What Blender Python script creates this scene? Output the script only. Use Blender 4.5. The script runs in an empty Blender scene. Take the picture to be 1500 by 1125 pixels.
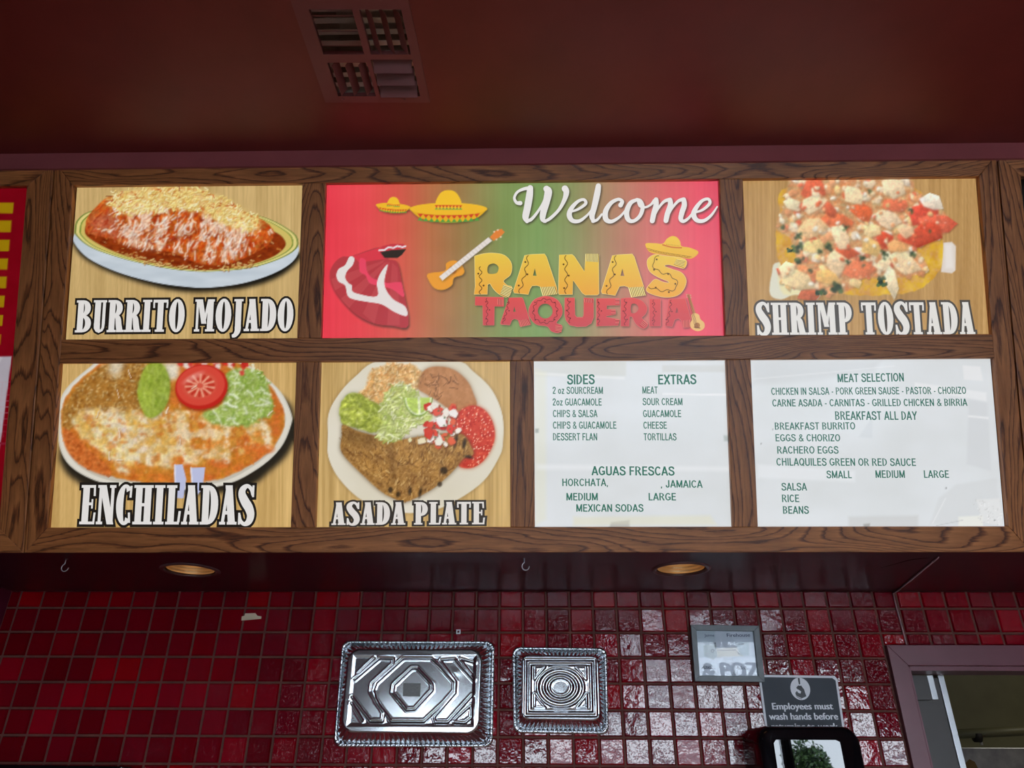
import bpy, bmesh, math, random
import numpy as np
from mathutils import Vector, Matrix
from mathutils.geometry import tessellate_polygon

scene = bpy.context.scene
COL = scene.collection
rnd = random.Random(7)

# ------------------------------------------------------------------ camera
FPX = 1080.6                      # focal length in pixels of the 1500 px wide frame
PITCH, YAW, ROLL = 0.482618, -0.021587, 0.0051006
CAM = Vector((0.0, -2.7021, 1.55))
_f = Vector((math.sin(YAW) * math.cos(PITCH), math.cos(YAW) * math.cos(PITCH), math.sin(PITCH)))
_r = Vector((math.cos(YAW), -math.sin(YAW), 0.0))
_u = _r.cross(_f)
RT = math.cos(ROLL) * _r + math.sin(ROLL) * _u
UP = -math.sin(ROLL) * _r + math.cos(ROLL) * _u
FW = _f
cam_data = bpy.data.cameras.new('camera')
cam = bpy.data.objects.new('camera', cam_data)
COL.objects.link(cam)
cam_data.sensor_fit = 'HORIZONTAL'
cam_data.sensor_width = 36.0
cam_data.lens = FPX / 1500.0 * 36.0
cam_data.clip_start = 0.02
cam.matrix_world = Matrix(((RT.x, UP.x, -FW.x, CAM.x), (RT.y, UP.y, -FW.y, CAM.y), (RT.z, UP.z, -FW.z, CAM.z), (0, 0, 0, 1)))
scene.camera = cam

# ------------------------------------------------------------------ view, sky, daylight
scene.view_settings.view_transform = 'Standard'
scene.view_settings.look = 'None'
scene.view_settings.gamma = 1.0
scene.view_settings.use_curve_mapping = False
scene.view_settings.exposure = 0.0
scene.cycles.use_denoising = True
scene.cycles.max_bounces = 8
scene.cycles.sample_clamp_indirect = 6.0

world = bpy.data.worlds.new('sky')
scene.world = world
world.use_nodes = True
_wt = world.node_tree
_bg = _wt.nodes['Background']
_tc = _wt.nodes.new('ShaderNodeTexCoord')
_sep = _wt.nodes.new('ShaderNodeSeparateXYZ')
_rmp = _wt.nodes.new('ShaderNodeValToRGB')
_wt.links.new(_tc.outputs['Generated'], _sep.inputs[0])
_wt.links.new(_sep.outputs['Z'], _rmp.inputs[0])
_rmp.color_ramp.elements[0].position = 0.0
_rmp.color_ramp.elements[0].color = (0.80, 0.90, 1.0, 1)
_rmp.color_ramp.elements[1].position = 0.6
_rmp.color_ramp.elements[1].color = (0.55, 0.74, 1.0, 1)
_wt.links.new(_rmp.outputs[0], _bg.inputs['Color'])
_bg.inputs['Strength'].default_value = 17.0
sun_data = bpy.data.lights.new('sun', 'SUN')
sun_data.energy = 14.0
sun_data.angle = math.radians(1.0)
sun = bpy.data.objects.new('sun', sun_data)
COL.objects.link(sun)
sun.rotation_euler = (math.radians(-38), 0, math.radians(25))      # high behind the building: lights the street only

STORE_Y = -7.0                    # storefront glass behind the camera
WINDOWS = [(-1.62, 0.86, 0.35, 1.98), (0.98, 2.90, 0.35, 3.02), (2.95, 4.42, 0.35, 2.28)]   # x0, x1, z0, z1
for (_x0, _x1, _z0, _z1) in WINDOWS:                               # the windows guide the sky's light into the room
    _l = bpy.data.lights.new('window_daylight', 'AREA')
    _l.shape = 'RECTANGLE'
    _l.size, _l.size_y = _x1 - _x0, _z1 - _z0
    _l.cycles.is_portal = True
    _o = bpy.data.objects.new('window_daylight', _l)
    COL.objects.link(_o)
    _o.location = ((_x0 + _x1) / 2, STORE_Y - 0.12, (_z0 + _z1) / 2)
    _o.rotation_euler = (math.radians(90), 0, 0)                    # faces into the room

# ------------------------------------------------------------------ dimensions of the place
P = 0.083                         # tile pitch
YS, ZS = -0.5361, 2.1215          # front lower edge of the soffit
TILT = math.radians(20.467)       # the menu cabinet leans out over the counter
ZC = 3.3127                       # ceiling
X_LEFT, X_RIGHT = -1.881, 4.62
R0Z = 1.55 + 6.17218 * P          # first full tile joint
COL0 = -19.19072 * P              # a tile joint
FASCIA_Y = -0.9634
BOARD_TOP_Z = 3.2661


class Frame:
    """A local coordinate system (right, up, towards the viewer) standing in the room."""
    def __init__(self, M):
        self.M = M
        self.I = M.inverted()

    def sub(self, u, v, n=0.0):
        return Frame(self.M @ Matrix.Translation((u, v, n)))

    def px(self, x, y, n=0.0):
        d = self.I.to_3x3() @ (FW + RT * ((x - 750.0) / FPX) - UP * ((y - 562.5) / FPX))
        o = self.I @ CAM
        t = (n - o.z) / d.z
        return (o.x + d.x * t, o.y + d.y * t)

    def project(self, U, V, n=0.0):
        M = self.M
        D = []
        for k in range(3):
            D.append(M[k][0] * U + M[k][1] * V + M[k][2] * n + M[k][3] - CAM[k])
        z = D[0] * FW.x + D[1] * FW.y + D[2] * FW.z
        return (750.0 + FPX * (D[0] * RT.x + D[1] * RT.y + D[2] * RT.z) / z,
                562.5 - FPX * (D[0] * UP.x + D[1] * UP.y + D[2] * UP.z) / z)


def axes(o, a, b, c):
    return Frame(Matrix(((a[0], b[0], c[0], o[0]), (a[1], b[1], c[1], o[1]), (a[2], b[2], c[2], o[2]), (0, 0, 0, 1))))


WORLD = Frame(Matrix.Identity(4))
TILE = axes((0, 0, 0), (1, 0, 0), (0, 0, 1), (0, -1, 0))                 # on the tiled wall
BOARD = axes((0, YS, ZS), (1, 0, 0), (0, -math.sin(TILT), math.cos(TILT)), (0, -math.cos(TILT), -math.sin(TILT)))
SOFFIT = axes((0, 0, ZS), (1, 0, 0), (0, -1, 0), (0, 0, -1))
CEIL = axes((0, 0, ZC), (1, 0, 0), (0, -1, 0), (0, 0, -1))


# ------------------------------------------------------------------ objects
def tag(o, label=None, cat=None, group=None, kind=None):
    if label: o['label'] = label
    if cat: o['category'] = cat
    if group: o['group'] = group
    if kind: o['kind'] = kind
    return o


class Thing:
    def __init__(self, name, label, cat, frame, u=0, v=0, n=0, group=None):
        self.F = frame.sub(u, v, n)
        self.e = bpy.data.objects.new(name, None)
        COL.objects.link(self.e)
        self.e.empty_display_size = 0.05
        self.e.matrix_world = self.F.M
        tag(self.e, label, cat, group)


class MB:
    """Collects faces; build() links them as one mesh object."""
    def __init__(self):
        self.v, self.f, self.m, self.c = [], [], [], []
        self.mi = 0
        self.col = (1, 1, 1)

    def add(self, vs, fs):
        b = len(self.v)
        self.v += [tuple(p) for p in vs]
        self.c += [self.col] * len(vs)
        for f in fs:
            self.f.append(tuple(b + i for i in f))
            self.m.append(self.mi)

    def box(self, x0, x1, y0, y1, z0, z1):
        self.add([(x0, y0, z0), (x1, y0, z0), (x1, y1, z0), (x0, y1, z0), (x0, y0, z1), (x1, y0, z1), (x1, y1, z1), (x0, y1, z1)],
                 [(0, 3, 2, 1), (4, 5, 6, 7), (0, 1, 5, 4), (1, 2, 6, 5), (2, 3, 7, 6), (3, 0, 4, 7)])

    def poly(self, pts, n=0.0, holes=()):
        loops = [[Vector((p[0], p[1], 0)) for p in pts]] + [[Vector((p[0], p[1], 0)) for p in h] for h in holes]
        flat = [p for l in loops for p in l]
        tris = tessellate_polygon(loops)
        out = []
        for t in tris:
            a, b, c = (flat[i] for i in t)
            out.append(t if (b - a).cross(c - a).z > 0 else (t[0], t[2], t[1]))
        self.add([(p.x, p.y, n) for p in flat], out)

    def prism(self, pts, n0, n1):
        k = len(pts)
        ar = sum(pts[i][0] * pts[(i + 1) % k][1] - pts[(i + 1) % k][0] * pts[i][1] for i in range(k))
        if ar < 0: pts = list(reversed(pts))
        vs = [(p[0], p[1], n0) for p in pts] + [(p[0], p[1], n1) for p in pts]
        fs = [tuple(range(k, 2 * k)), tuple(range(k - 1, -1, -1))]
        fs += [(i, (i + 1) % k, k + (i + 1) % k, k + i) for i in range(k)]
        self.add(vs, fs)

    def strip(self, L, R, n=0.0):
        k = len(L)
        self.add([(p[0], p[1], n) for p in L] + [(p[0], p[1], n) for p in R],
                 [(i, k + i, k + i + 1, i + 1) for i in range(k - 1)])

    def disc(self, x, y, r, n=0.0, k=14, ry=None):
        self.add([(x + r * math.cos(2 * math.pi * i / k), y + (ry or r) * math.sin(2 * math.pi * i / k), n) for i in range(k)], [tuple(range(k))])

    def tube(self, path, r, k=8):
        path = [Vector(p) for p in path]
        vs, fs = [], []
        up = Vector((0.31, 0.17, 0.93))
        for i, p in enumerate(path):
            t = (path[min(i + 1, len(path) - 1)] - path[max(i - 1, 0)]).normalized()
            a = t.cross(up)
            if a.length < 0.05: a = t.cross(Vector((1, 0, 0)))
            a.normalize()
            b = t.cross(a)
            rr = r[i] if isinstance(r, (list, tuple)) else r
            vs += [p + a * rr * math.cos(2 * math.pi * j / k) + b * rr * math.sin(2 * math.pi * j / k) for j in range(k)]
        for i in range(len(path) - 1):
            fs += [(i * k + j, i * k + (j + 1) % k, (i + 1) * k + (j + 1) % k, (i + 1) * k + j) for j in range(k)]
        fs += [tuple(range(k - 1, -1, -1)), tuple(range((len(path) - 1) * k, len(path) * k))]
        self.add(vs, fs)

    def lathe(self, prof, k=40, cx=0, cy=0, rib=0.0):
        vs, fs = [], []
        for (r, z) in prof:
            vs += [(cx + r * math.cos(2 * math.pi * j / k), cy + r * math.sin(2 * math.pi * j / k), z) for j in range(k)]
        for i in range(len(prof) - 1):
            fs += [(i * k + j, i * k + (j + 1) % k, (i + 1) * k + (j + 1) % k, (i + 1) * k + j) for j in range(k)]
        self.add(vs, fs)

    def loops(self, rings, cap=True):
        k = len(rings[0])
        vs = [p for r in rings for p in r]
        fs = []
        for i in range(len(rings) - 1):
            fs += [(i * k + j, i * k + (j + 1) % k, (i + 1) * k + (j + 1) % k, (i + 1) * k + j) for j in range(k)]
        if cap: fs.append(tuple(range((len(rings) - 1) * k, len(rings) * k)))
        self.add(vs, fs)

    def build(self, name, mats, parent=None, frame=None, smooth=False, bevel=0.0, colour=False, seg=2):
        me = bpy.data.meshes.new(name)
        me.from_pydata(self.v, [], self.f)
        for m in (mats if isinstance(mats, (list, tuple)) else [mats]): me.materials.append(m)
        if any(self.m): me.polygons.foreach_set('material_index', self.m)
        if colour:
            at = me.color_attributes.new('ink', 'FLOAT_COLOR', 'POINT')
            c = np.ones((len(self.v), 4), np.float32)
            c[:, :3] = lin(np.array(self.c, np.float32))
            at.data.foreach_set('color', c.ravel())
        if smooth: me.polygons.foreach_set('use_smooth', [True] * len(me.polygons))
        me.update()
        o = bpy.data.objects.new(name, me)
        COL.objects.link(o)
        if isinstance(parent, Thing): o.parent = parent.e
        elif parent is not None: o.parent = parent
        elif frame is not None: o.matrix_world = frame.M
        if bevel:
            b = o.modifiers.new('bevel', 'BEVEL')
            b.width, b.segments, b.limit_method = bevel, seg, 'ANGLE'
        return o


def structure(name, mb, mat, frame=None, **k):
    return tag(mb.build(name, mat, None, frame, **k), kind='structure')


def lin(c):
    c = np.asarray(c, np.float32) / 255.0
    return np.where(c <= 0.04045, c / 12.92, ((np.maximum(c, 0) + 0.055) / 1.055) ** 2.4)


def rgb(r, g, b):
    return tuple(float(x) for x in lin(np.array([r, g, b]))) + (1.0,)


# ------------------------------------------------------------------ materials
def new_mat(name):
    m = bpy.data.materials.new(name)
    m.use_nodes = True
    nt = m.node_tree
    return m, nt, nt.nodes['Principled BSDF'], nt.nodes, nt.links


def noise_node(N, L, vec, scale, detail=4, rough=0.55, dist=0.0):
    n = N.new('ShaderNodeTexNoise')
    n.inputs['Scale'].default_value = scale
    n.inputs['Detail'].default_value = detail
    n.inputs['Roughness'].default_value = rough
    n.inputs['Distortion'].default_value = dist
    if vec is not None: L.new(vec, n.inputs['Vector'])
    return n


def ramp_node(N, L, fac, stops):
    r = N.new('ShaderNodeValToRGB')
    while len(r.color_ramp.elements) < len(stops): r.color_ramp.elements.new(0.5)
    for e, (p, c) in zip(r.color_ramp.elements, stops):
        e.position, e.color = p, c
    L.new(fac, r.inputs[0])
    return r


def bump_node(N, L, height, strength, dist, bsdf):
    b = N.new('ShaderNodeBump')
    b.inputs['Strength'].default_value = strength
    b.inputs['Distance'].default_value = dist
    L.new(height, b.inputs['Height'])
    L.new(b.outputs[0], bsdf.inputs['Normal'])
    return b


def paint(name, c1, c2=None, rough=0.4, metal=0.0, scale=6.0, bump=0.0, bscale=60.0, bdist=0.002, spec=0.5, coat=0.0):
    m, nt, B, N, L = new_mat(name)
    tc = N.new('ShaderNodeTexCoord')
    n = noise_node(N, L, tc.outputs['Object'], scale)
    r = ramp_node(N, L, n.outputs['Fac'], [(0.35, c1), (0.7, c2 or tuple(x * 0.85 for x in c1[:3]) + (1,))])
    L.new(r.outputs[0], B.inputs['Base Color'])
    B.inputs['Roughness'].default_value = rough
    B.inputs['Metallic'].default_value = metal
    B.inputs['Specular IOR Level'].default_value = spec
    B.inputs['Coat Weight'].default_value = coat
    B.inputs['Coat Roughness'].default_value = 0.06
    if bump:
        n2 = noise_node(N, L, tc.outputs['Object'], bscale, 3)
        bump_node(N, L, n2.outputs['Fac'], bump, bdist, B)
    return m


def oak(name, along):
    """Stained oak: contour lines of a stretched noise give the cathedral figure."""
    m, nt, B, N, L = new_mat(name)
    tc = N.new('ShaderNodeTexCoord')
    oi = N.new('ShaderNodeObjectInfo')
    off = N.new('ShaderNodeVectorMath'); off.operation = 'MULTIPLY_ADD'
    comb = N.new('ShaderNodeCombineXYZ')
    for k in range(3): L.new(oi.outputs['Random'], comb.inputs[k])
    L.new(comb.outputs[0], off.inputs[0])
    off.inputs[1].default_value = (37.0, 53.0, 11.0)
    L.new(tc.outputs['Object'], off.inputs[2])
    mp = N.new('ShaderNodeMapping')
    mp.inputs['Scale'].default_value = (1.3, 9.0, 9.0) if along == 0 else (9.0, 1.3, 9.0)
    L.new(off.outputs[0], mp.inputs['Vector'])
    n1 = noise_node(N, L, mp.outputs[0], 0.8, 2.0, 0.35, 0.25)
    mul = N.new('ShaderNodeMath'); mul.operation = 'MULTIPLY'; mul.inputs[1].default_value = 26.0
    L.new(n1.outputs['Fac'], mul.inputs[0])
    mp2 = N.new('ShaderNodeMapping')
    mp2.inputs['Scale'].default_value = (9.0, 110.0, 110.0) if along == 0 else (110.0, 9.0, 110.0)
    L.new(off.outputs[0], mp2.inputs['Vector'])
    n2 = noise_node(N, L, mp2.outputs[0], 1.4, 4.0, 0.65)
    add = N.new('ShaderNodeMath'); add.operation = 'MULTIPLY_ADD'; add.inputs[1].default_value = 0.55
    L.new(n2.outputs['Fac'], add.inputs[0]); L.new(mul.outputs[0], add.inputs[2])
    fr = N.new('ShaderNodeMath'); fr.operation = 'FRACT'
    L.new(add.outputs[0], fr.inputs[0])
    r = ramp_node(N, L, fr.outputs[0], [(0.0, rgb(84, 42, 18)), (0.10, rgb(128, 72, 34)), (0.26, rgb(190, 122, 68)), (0.93, rgb(170, 106, 57)), (1.0, rgb(96, 50, 22))])
    r2 = ramp_node(N, L, n2.outputs['Fac'], [(0.3, (0.62, 0.58, 0.55, 1)), (0.62, (1.06, 1.05, 1.04, 1))])
    mx = N.new('ShaderNodeMix'); mx.data_type = 'RGBA'; mx.blend_type = 'MULTIPLY'; mx.inputs[0].default_value = 1.0
    L.new(r.outputs[0], mx.inputs[6]); L.new(r2.outputs[0], mx.inputs[7])
    L.new(mx.outputs[2], B.inputs['Base Color'])
    B.inputs['Roughness'].default_value = 0.42
    bump_node(N, L, n2.outputs['Fac'], 0.25, 0.0006, B)
    return m


def print_ink(name, glow=0.85, base=0.22, rough=0.25):
    """A printed, backlit sheet: the ink colour is stored on the mesh and shines through."""
    m, nt, B, N, L = new_mat(name)
    at = N.new('ShaderNodeAttribute'); at.attribute_name = 'ink'
    mx = N.new('ShaderNodeVectorMath'); mx.operation = 'SCALE'; mx.inputs['Scale'].default_value = base
    L.new(at.outputs['Color'], mx.inputs[0])
    L.new(mx.outputs[0], B.inputs['Base Color'])
    L.new(at.outputs['Color'], B.inputs['Emission Color'])
    B.inputs['Emission Strength'].default_value = glow
    B.inputs['Roughness'].default_value = rough
    B.inputs['Specular IOR Level'].default_value = 0.3
    return m


def ink_plain(name, rough=0.4, metal=0.0, spec=0.4, bump=0.0, bscale=200.0, coat=0.0, bdist=0.001):
    m, nt, B, N, L = new_mat(name)
    at = N.new('ShaderNodeAttribute'); at.attribute_name = 'ink'
    L.new(at.outputs['Color'], B.inputs['Base Color'])
    B.inputs['Roughness'].default_value = rough
    B.inputs['Metallic'].default_value = metal
    B.inputs['Specular IOR Level'].default_value = spec
    B.inputs['Coat Weight'].default_value = coat
    if bump:
        tc = N.new('ShaderNodeTexCoord')
        n = noise_node(N, L, tc.outputs['Object'], bscale, 4, 0.6)
        bump_node(N, L, n.outputs['Fac'], bump, bdist, B)
    return m


def glazed_tile(name):
    m, nt, B, N, L = new_mat(name)
    at = N.new('ShaderNodeAttribute'); at.attribute_name = 'ink'
    L.new(at.outputs['Color'], B.inputs['Base Color'])
    B.inputs['Roughness'].default_value = 0.035
    tc = N.new('ShaderNodeTexCoord')
    a = noise_node(N, L, tc.outputs['Object'], 38, 2, 0.5)
    b = noise_node(N, L, tc.outputs['Object'], 190, 3, 0.6, 0.6)
    pit = ramp_node(N, L, b.outputs['Fac'], [(0.36, (0, 0, 0, 1)), (0.46, (1, 1, 1, 1))])
    mad = N.new('ShaderNodeMath'); mad.operation = 'MULTIPLY_ADD'; mad.inputs[1].default_value = 0.16
    L.new(pit.outputs[0], mad.inputs[0]); L.new(a.outputs['Fac'], mad.inputs[2])
    bump_node(N, L, mad.outputs[0], 1.0, 0.0008, B)
    return m


def glass(name, tint=(1, 1, 1, 1)):
    m = bpy.data.materials.new(name)
    m.use_nodes = True
    N, L = m.node_tree.nodes, m.node_tree.links
    N.clear()
    out = N.new('ShaderNodeOutputMaterial'); mix = N.new('ShaderNodeMixShader')
    tr = N.new('ShaderNodeBsdfTransparent'); gl = N.new('ShaderNodeBsdfGlossy'); fr = N.new('ShaderNodeFresnel')
    tr.inputs['Color'].default_value = tint
    gl.inputs['Roughness'].default_value = 0.01
    fr.inputs['IOR'].default_value = 1.5
    L.new(fr.outputs[0], mix.inputs[0]); L.new(tr.outputs[0], mix.inputs[1]); L.new(gl.outputs[0], mix.inputs[2])
    L.new(mix.outputs[0], out.inputs[0])
    return m


M = {}
M['oak_along'] = oak('oak_rail', 0)
M['oak_up'] = oak('oak_stile', 1)
M['ceiling'] = paint('maroon_ceiling_paint', rgb(122, 48, 42), rgb(114, 44, 38), 0.38, bump=0.12, bscale=90)
M['band'] = paint('maroon_band_paint', rgb(158, 82, 84), rgb(148, 76, 78), 0.35, bump=0.15, bscale=120)
M['soffit'] = paint('plum_gloss_paint', rgb(66, 30, 38), rgb(58, 26, 34), 0.3, bump=0.04, bscale=14, bdist=0.003, spec=0.35)
M['plum'] = paint('plum_wall_paint', rgb(96, 26, 46), rgb(88, 23, 42), 0.85, spec=0.08)
M['trim'] = paint('dull_plum_trim_paint', rgb(112, 62, 72), rgb(104, 57, 66), 0.38)
M['wall'] = paint('warm_wall_paint', rgb(92, 40, 44), rgb(86, 37, 41), 0.85, spec=0.1)
M['floor'] = paint('brown_floor_tile', rgb(206, 184, 160), rgb(190, 168, 146), 0.35, scale=2.0)
M['grout'] = paint('brown_grout', rgb(98, 52, 40), rgb(74, 38, 30), 0.8, scale=30)
M['tile'] = glazed_tile('glazed_red_tile')
M['dark'] = paint('dark_box_interior', rgb(26, 18, 15), None, 0.7)
M['vent'] = paint('maroon_vent_enamel', rgb(128, 70, 68), rgb(120, 64, 62), 0.35)
M['galv'] = paint('galvanised_duct', rgb(222, 206, 186), rgb(190, 176, 158), 0.45, 0.3)
M['steel'] = paint('brushed_steel', rgb(178, 178, 182), rgb(140, 140, 146), 0.35, 0.35, scale=12)
M['alu'] = paint('bright_aluminium', rgb(205, 208, 210), rgb(185, 188, 192), 0.3, 0.6, scale=10)
M['foil'] = paint('aluminium_foil', rgb(212, 215, 218), rgb(196, 199, 203), 0.15, 0.97, scale=9, bump=0.03, bscale=18, bdist=0.002)
M['gold'] = paint('gold_reflector', rgb(232, 196, 140), rgb(220, 182, 124), 0.35, 0.3)
M['ring'] = paint('plum_trim_ring', rgb(92, 62, 62), rgb(80, 52, 52), 0.3)
M['brown_olive'] = paint('olive_kitchen_paint', rgb(112, 108, 78), rgb(102, 98, 70), 0.5)
M['door'] = paint('grey_brown_door_paint', rgb(70, 65, 62), rgb(64, 59, 56), 0.5)
M['black'] = paint('black_gloss_plastic', rgb(14, 13, 17), rgb(10, 10, 13), 0.12, spec=0.5)
M['smoke'] = paint('smoked_window_plastic', rgb(8, 9, 12), rgb(7, 8, 10), 0.012, spec=0.55)
M['greyframe'] = paint('grey_frame_wood', rgb(108, 114, 116), rgb(98, 104, 106), 0.45, scale=20)
M['signgrey'] = paint('grey_sign_plastic', rgb(62, 66, 72), rgb(58, 62, 68), 0.5, spec=0.2)
M['white_ink'] = paint('white_sign_ink', rgb(222, 222, 226), rgb(214, 214, 218), 0.45)
M['dark_ink'] = paint('dark_sign_ink', rgb(40, 42, 46), None, 0.45)
M['cream'] = paint('masking_tape', rgb(214, 196, 168), rgb(200, 182, 154), 0.7)
M['label_grey'] = paint('grey_paper_sticker', rgb(128, 128, 126), rgb(112, 112, 110), 0.6, scale=180)
M['cable'] = paint('plum_painted_cable', rgb(150, 110, 112), rgb(128, 88, 92), 0.4)
M['glass'] = glass('clear_glass')
M['print'] = print_ink('backlit_print')
M['dimprint'] = print_ink('unlit_print_with_glow', 0.42, 0.5)  # for an unlit sign: added glow stands in for window light on it
M['menu'] = print_ink('backlit_menu_sheet', 0.82, 0.3, 0.12)
M['letter'] = print_ink('backlit_lettering')
M['paper'] = ink_plain('printed_paper', 0.6)
M['asphalt'] = paint('street_asphalt', rgb(120, 118, 116), rgb(108, 106, 104), 0.8, scale=0.4)
M['leaf'] = paint('tree_leaf', rgb(70, 96, 42), rgb(48, 72, 30), 0.5, scale=1.5)
M['bark'] = paint('tree_bark', rgb(92, 74, 58), rgb(70, 56, 44), 0.8, scale=8)
M['banner_paper'] = paint('banner_paper', rgb(225, 222, 214), None, 0.7)
M['bulb'] = paint('frosted_bulb', rgb(240, 225, 200), None, 0.3)
_b = M['bulb'].node_tree.nodes['Principled BSDF']
_b.inputs['Emission Color'].default_value = (1.0, 0.78, 0.5, 1)
_b.inputs['Emission Strength'].default_value = 1.3

# ------------------------------------------------------------------ the room
FLOOR = -0.12
DX0, DX1, DZ1 = 1.290, 2.150, 1.871            # door opening
FX0, FX1, FZ1 = 1.232, 2.208, 1.938            # outer edge of its casing
mb = MB(); mb.box(-6, 8, STORE_Y, 3.0, FLOOR - 0.1, FLOOR); structure('floor', mb, M['floor'])
# the register sits in a hole of the ceiling
VQ = [CEIL.px(*p) for p in ((425, -3), (598, -3), (630, 149), (477, 149))]
def vq(s, t):
    a = [VQ[0][k] * (1 - s) + VQ[1][k] * s for k in (0, 1)]
    b = [VQ[3][k] * (1 - s) + VQ[2][k] * s for k in (0, 1)]
    return (a[0] * (1 - t) + b[0] * t, a[1] * (1 - t) + b[1] * t)
_hole = [vq(.08, .06), vq(.94, .06), vq(.94, .94), vq(.08, .94)]
mb = MB()
mb.poly([(X_LEFT - .1, -.12), (X_RIGHT + .1, -.12), (X_RIGHT + .1, -STORE_Y + .1), (X_LEFT - .1, -STORE_Y + .1)], 0.0, [_hole])
structure('ceiling', mb, M['ceiling'], CEIL)
mb = MB(); mb.box(X_LEFT - .1, X_RIGHT + .1, FASCIA_Y, FASCIA_Y + 0.05, BOARD_TOP_Z - 0.02, ZC - .0005)
structure('wall_fascia', mb, M['band'])
mb = MB(); mb.box(X_LEFT - .1, X_LEFT, STORE_Y - .1, 0.1, FLOOR, ZC); structure('wall_left', mb, M['plum'])
mb = MB(); mb.box(X_RIGHT, X_RIGHT + .1, STORE_Y - .1, 0.1, FLOOR, ZC); structure('wall_right', mb, M['wall'])
# storefront wall with its openings
mb = MB()
xs = X_LEFT
for (x0, x1, z0, z1) in WINDOWS:
    mb.box(xs, x0, STORE_Y - .12, STORE_Y, FLOOR, ZC)
    mb.box(x0, x1, STORE_Y - .12, STORE_Y, FLOOR, z0)
    mb.box(x0, x1, STORE_Y - .12, STORE_Y, z1, ZC)
    xs = x1
mb.box(xs, X_RIGHT, STORE_Y - .12, STORE_Y, FLOOR, ZC)
structure('wall_storefront', mb, M['wall'])
for k, (x0, x1, z0, z1) in enumerate(WINDOWS):
    mb = MB()
    w = 0.035
    ya, yb = STORE_Y - .09, STORE_Y - .03
    mb.box(x0, x0 + w, ya, yb, z0, z1); mb.box(x1 - w, x1, ya, yb, z0, z1)
    mb.box(x0 + w, x1 - w, ya, yb, z0, z0 + w); mb.box(x0 + w, x1 - w, ya, yb, z1 - w, z1)
    if k == 1:
        mb.box(2.40, 2.52, ya, yb, z0 + w, 2.34); mb.box(x0 + w, x1 - w, ya, yb, 2.34, 2.38)
    if k == 0:
        mb.box(-0.42, -0.38, ya, yb, z0 + w, z1 - w)
    o = structure('window_%d' % (k + 1), mb, M['alu'])
    g = MB(); g.box(x0 + w, x1 - w, STORE_Y - .065, STORE_Y - .058, z0 + w, z1 - w)
    g.build('pane', M['glass'], o)
# back wall behind the tiles, with the doorway
mb = MB()
for (a, b, c, d) in ((X_LEFT, DX0, FLOOR, ZC), (DX0, DX1, DZ1, ZC), (DX1, X_RIGHT, FLOOR, ZC)):
    mb.box(a, b, -0.002, 0.12, c, d)
wall_back = structure('wall_back', mb, M['grout'])
# glazed tiles: pillowed, each set a little differently, so reflections break up from tile to tile
mb = MB()
g, bv, h0, h1 = 0.0034, 0.0035, 0.002, 0.0075
ncol = int((X_RIGHT - COL0) / P) + 1
r2 = random.Random(3)
for i in range(-5, ncol):
    for j in range(-1, 26):
        x0, x1 = COL0 + i * P + g, COL0 + (i + 1) * P - g
        z1 = R0Z - j * P - g; z0 = z1 - P + 2 * g
        if j == -1: z1 = ZS - 0.001
        x0, x1 = max(x0, X_LEFT + .002), min(x1, X_RIGHT - .002)
        z0 = max(z0, FLOOR + .002)
        t = r2.random(); q = r2.random(); tl = [(r2.random() - .5) * .0022 for _ in range(3)]
        if x1 - x0 < .012 or z1 - z0 < .012: continue
        if z0 < FZ1 and x1 > FX0 and x0 < FX1:                    # cut round the door casing
            if x0 < FX0: x1 = min(x1, FX0 - .002)
            elif x1 > FX1: x0 = max(x0, FX1 + .002)
            elif z1 > FZ1: z0 = max(z0, FZ1 + .002)
            else: continue
            if x1 - x0 < .012 or z1 - z0 < .012: continue
        mb.col = (96 + 42 * t * t + 8 * q, 0.5 + 3 * q, 10 + 9 * q + 4 * t)
        if r2.random() < .05: mb.col = (142, 2, 12)
        cs = [(x0, z0), (x1, z0), (x1, z1), (x0, z1)]
        ci = [(x0 + bv, z0 + bv), (x1 - bv, z0 + bv), (x1 - bv, z1 - bv), (x0 + bv, z1 - bv)]
        vs = [(p[0], p[1], h0) for p in cs]
        sx, sz = x1 - x0, z1 - z0
        def hh(a, b): return h1 + tl[0] * (a - .5) * 2 + tl[1] * (b - .5) * 2 + tl[2] * .5
        vs += [(p[0], p[1], hh((p[0] - x0) / sx, (p[1] - z0) / sz)) for p in ci]
        mb.add(vs, [(0, 1, 5, 4), (1, 2, 6, 5), (2, 3, 7, 6), (3, 0, 4, 7), (4, 5, 6, 7)])
mb.col = (1, 1, 1)
tiles = mb.build('tile_field', M['tile'], None, TILE, colour=True)
tiles.parent = wall_back

# soffit over the counter, with round holes for the downlights
def circle(c, r, k=40): return [(c[0] + r * math.cos(2 * math.pi * i / k), c[1] + r * math.sin(2 * math.pi * i / k)) for i in range(k)]
DL = [(SOFFIT.px(279, 835), 0.082), (SOFFIT.px(997.5, 833.5), 0.082)]
mb = MB()
mb.poly([(X_LEFT, 0), (X_RIGHT, 0), (X_RIGHT, -YS), (X_LEFT, -YS)], 0.0, [circle(c, r) for c, r in DL])
structure('wall_soffit', mb, M['soffit'], SOFFIT)

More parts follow.
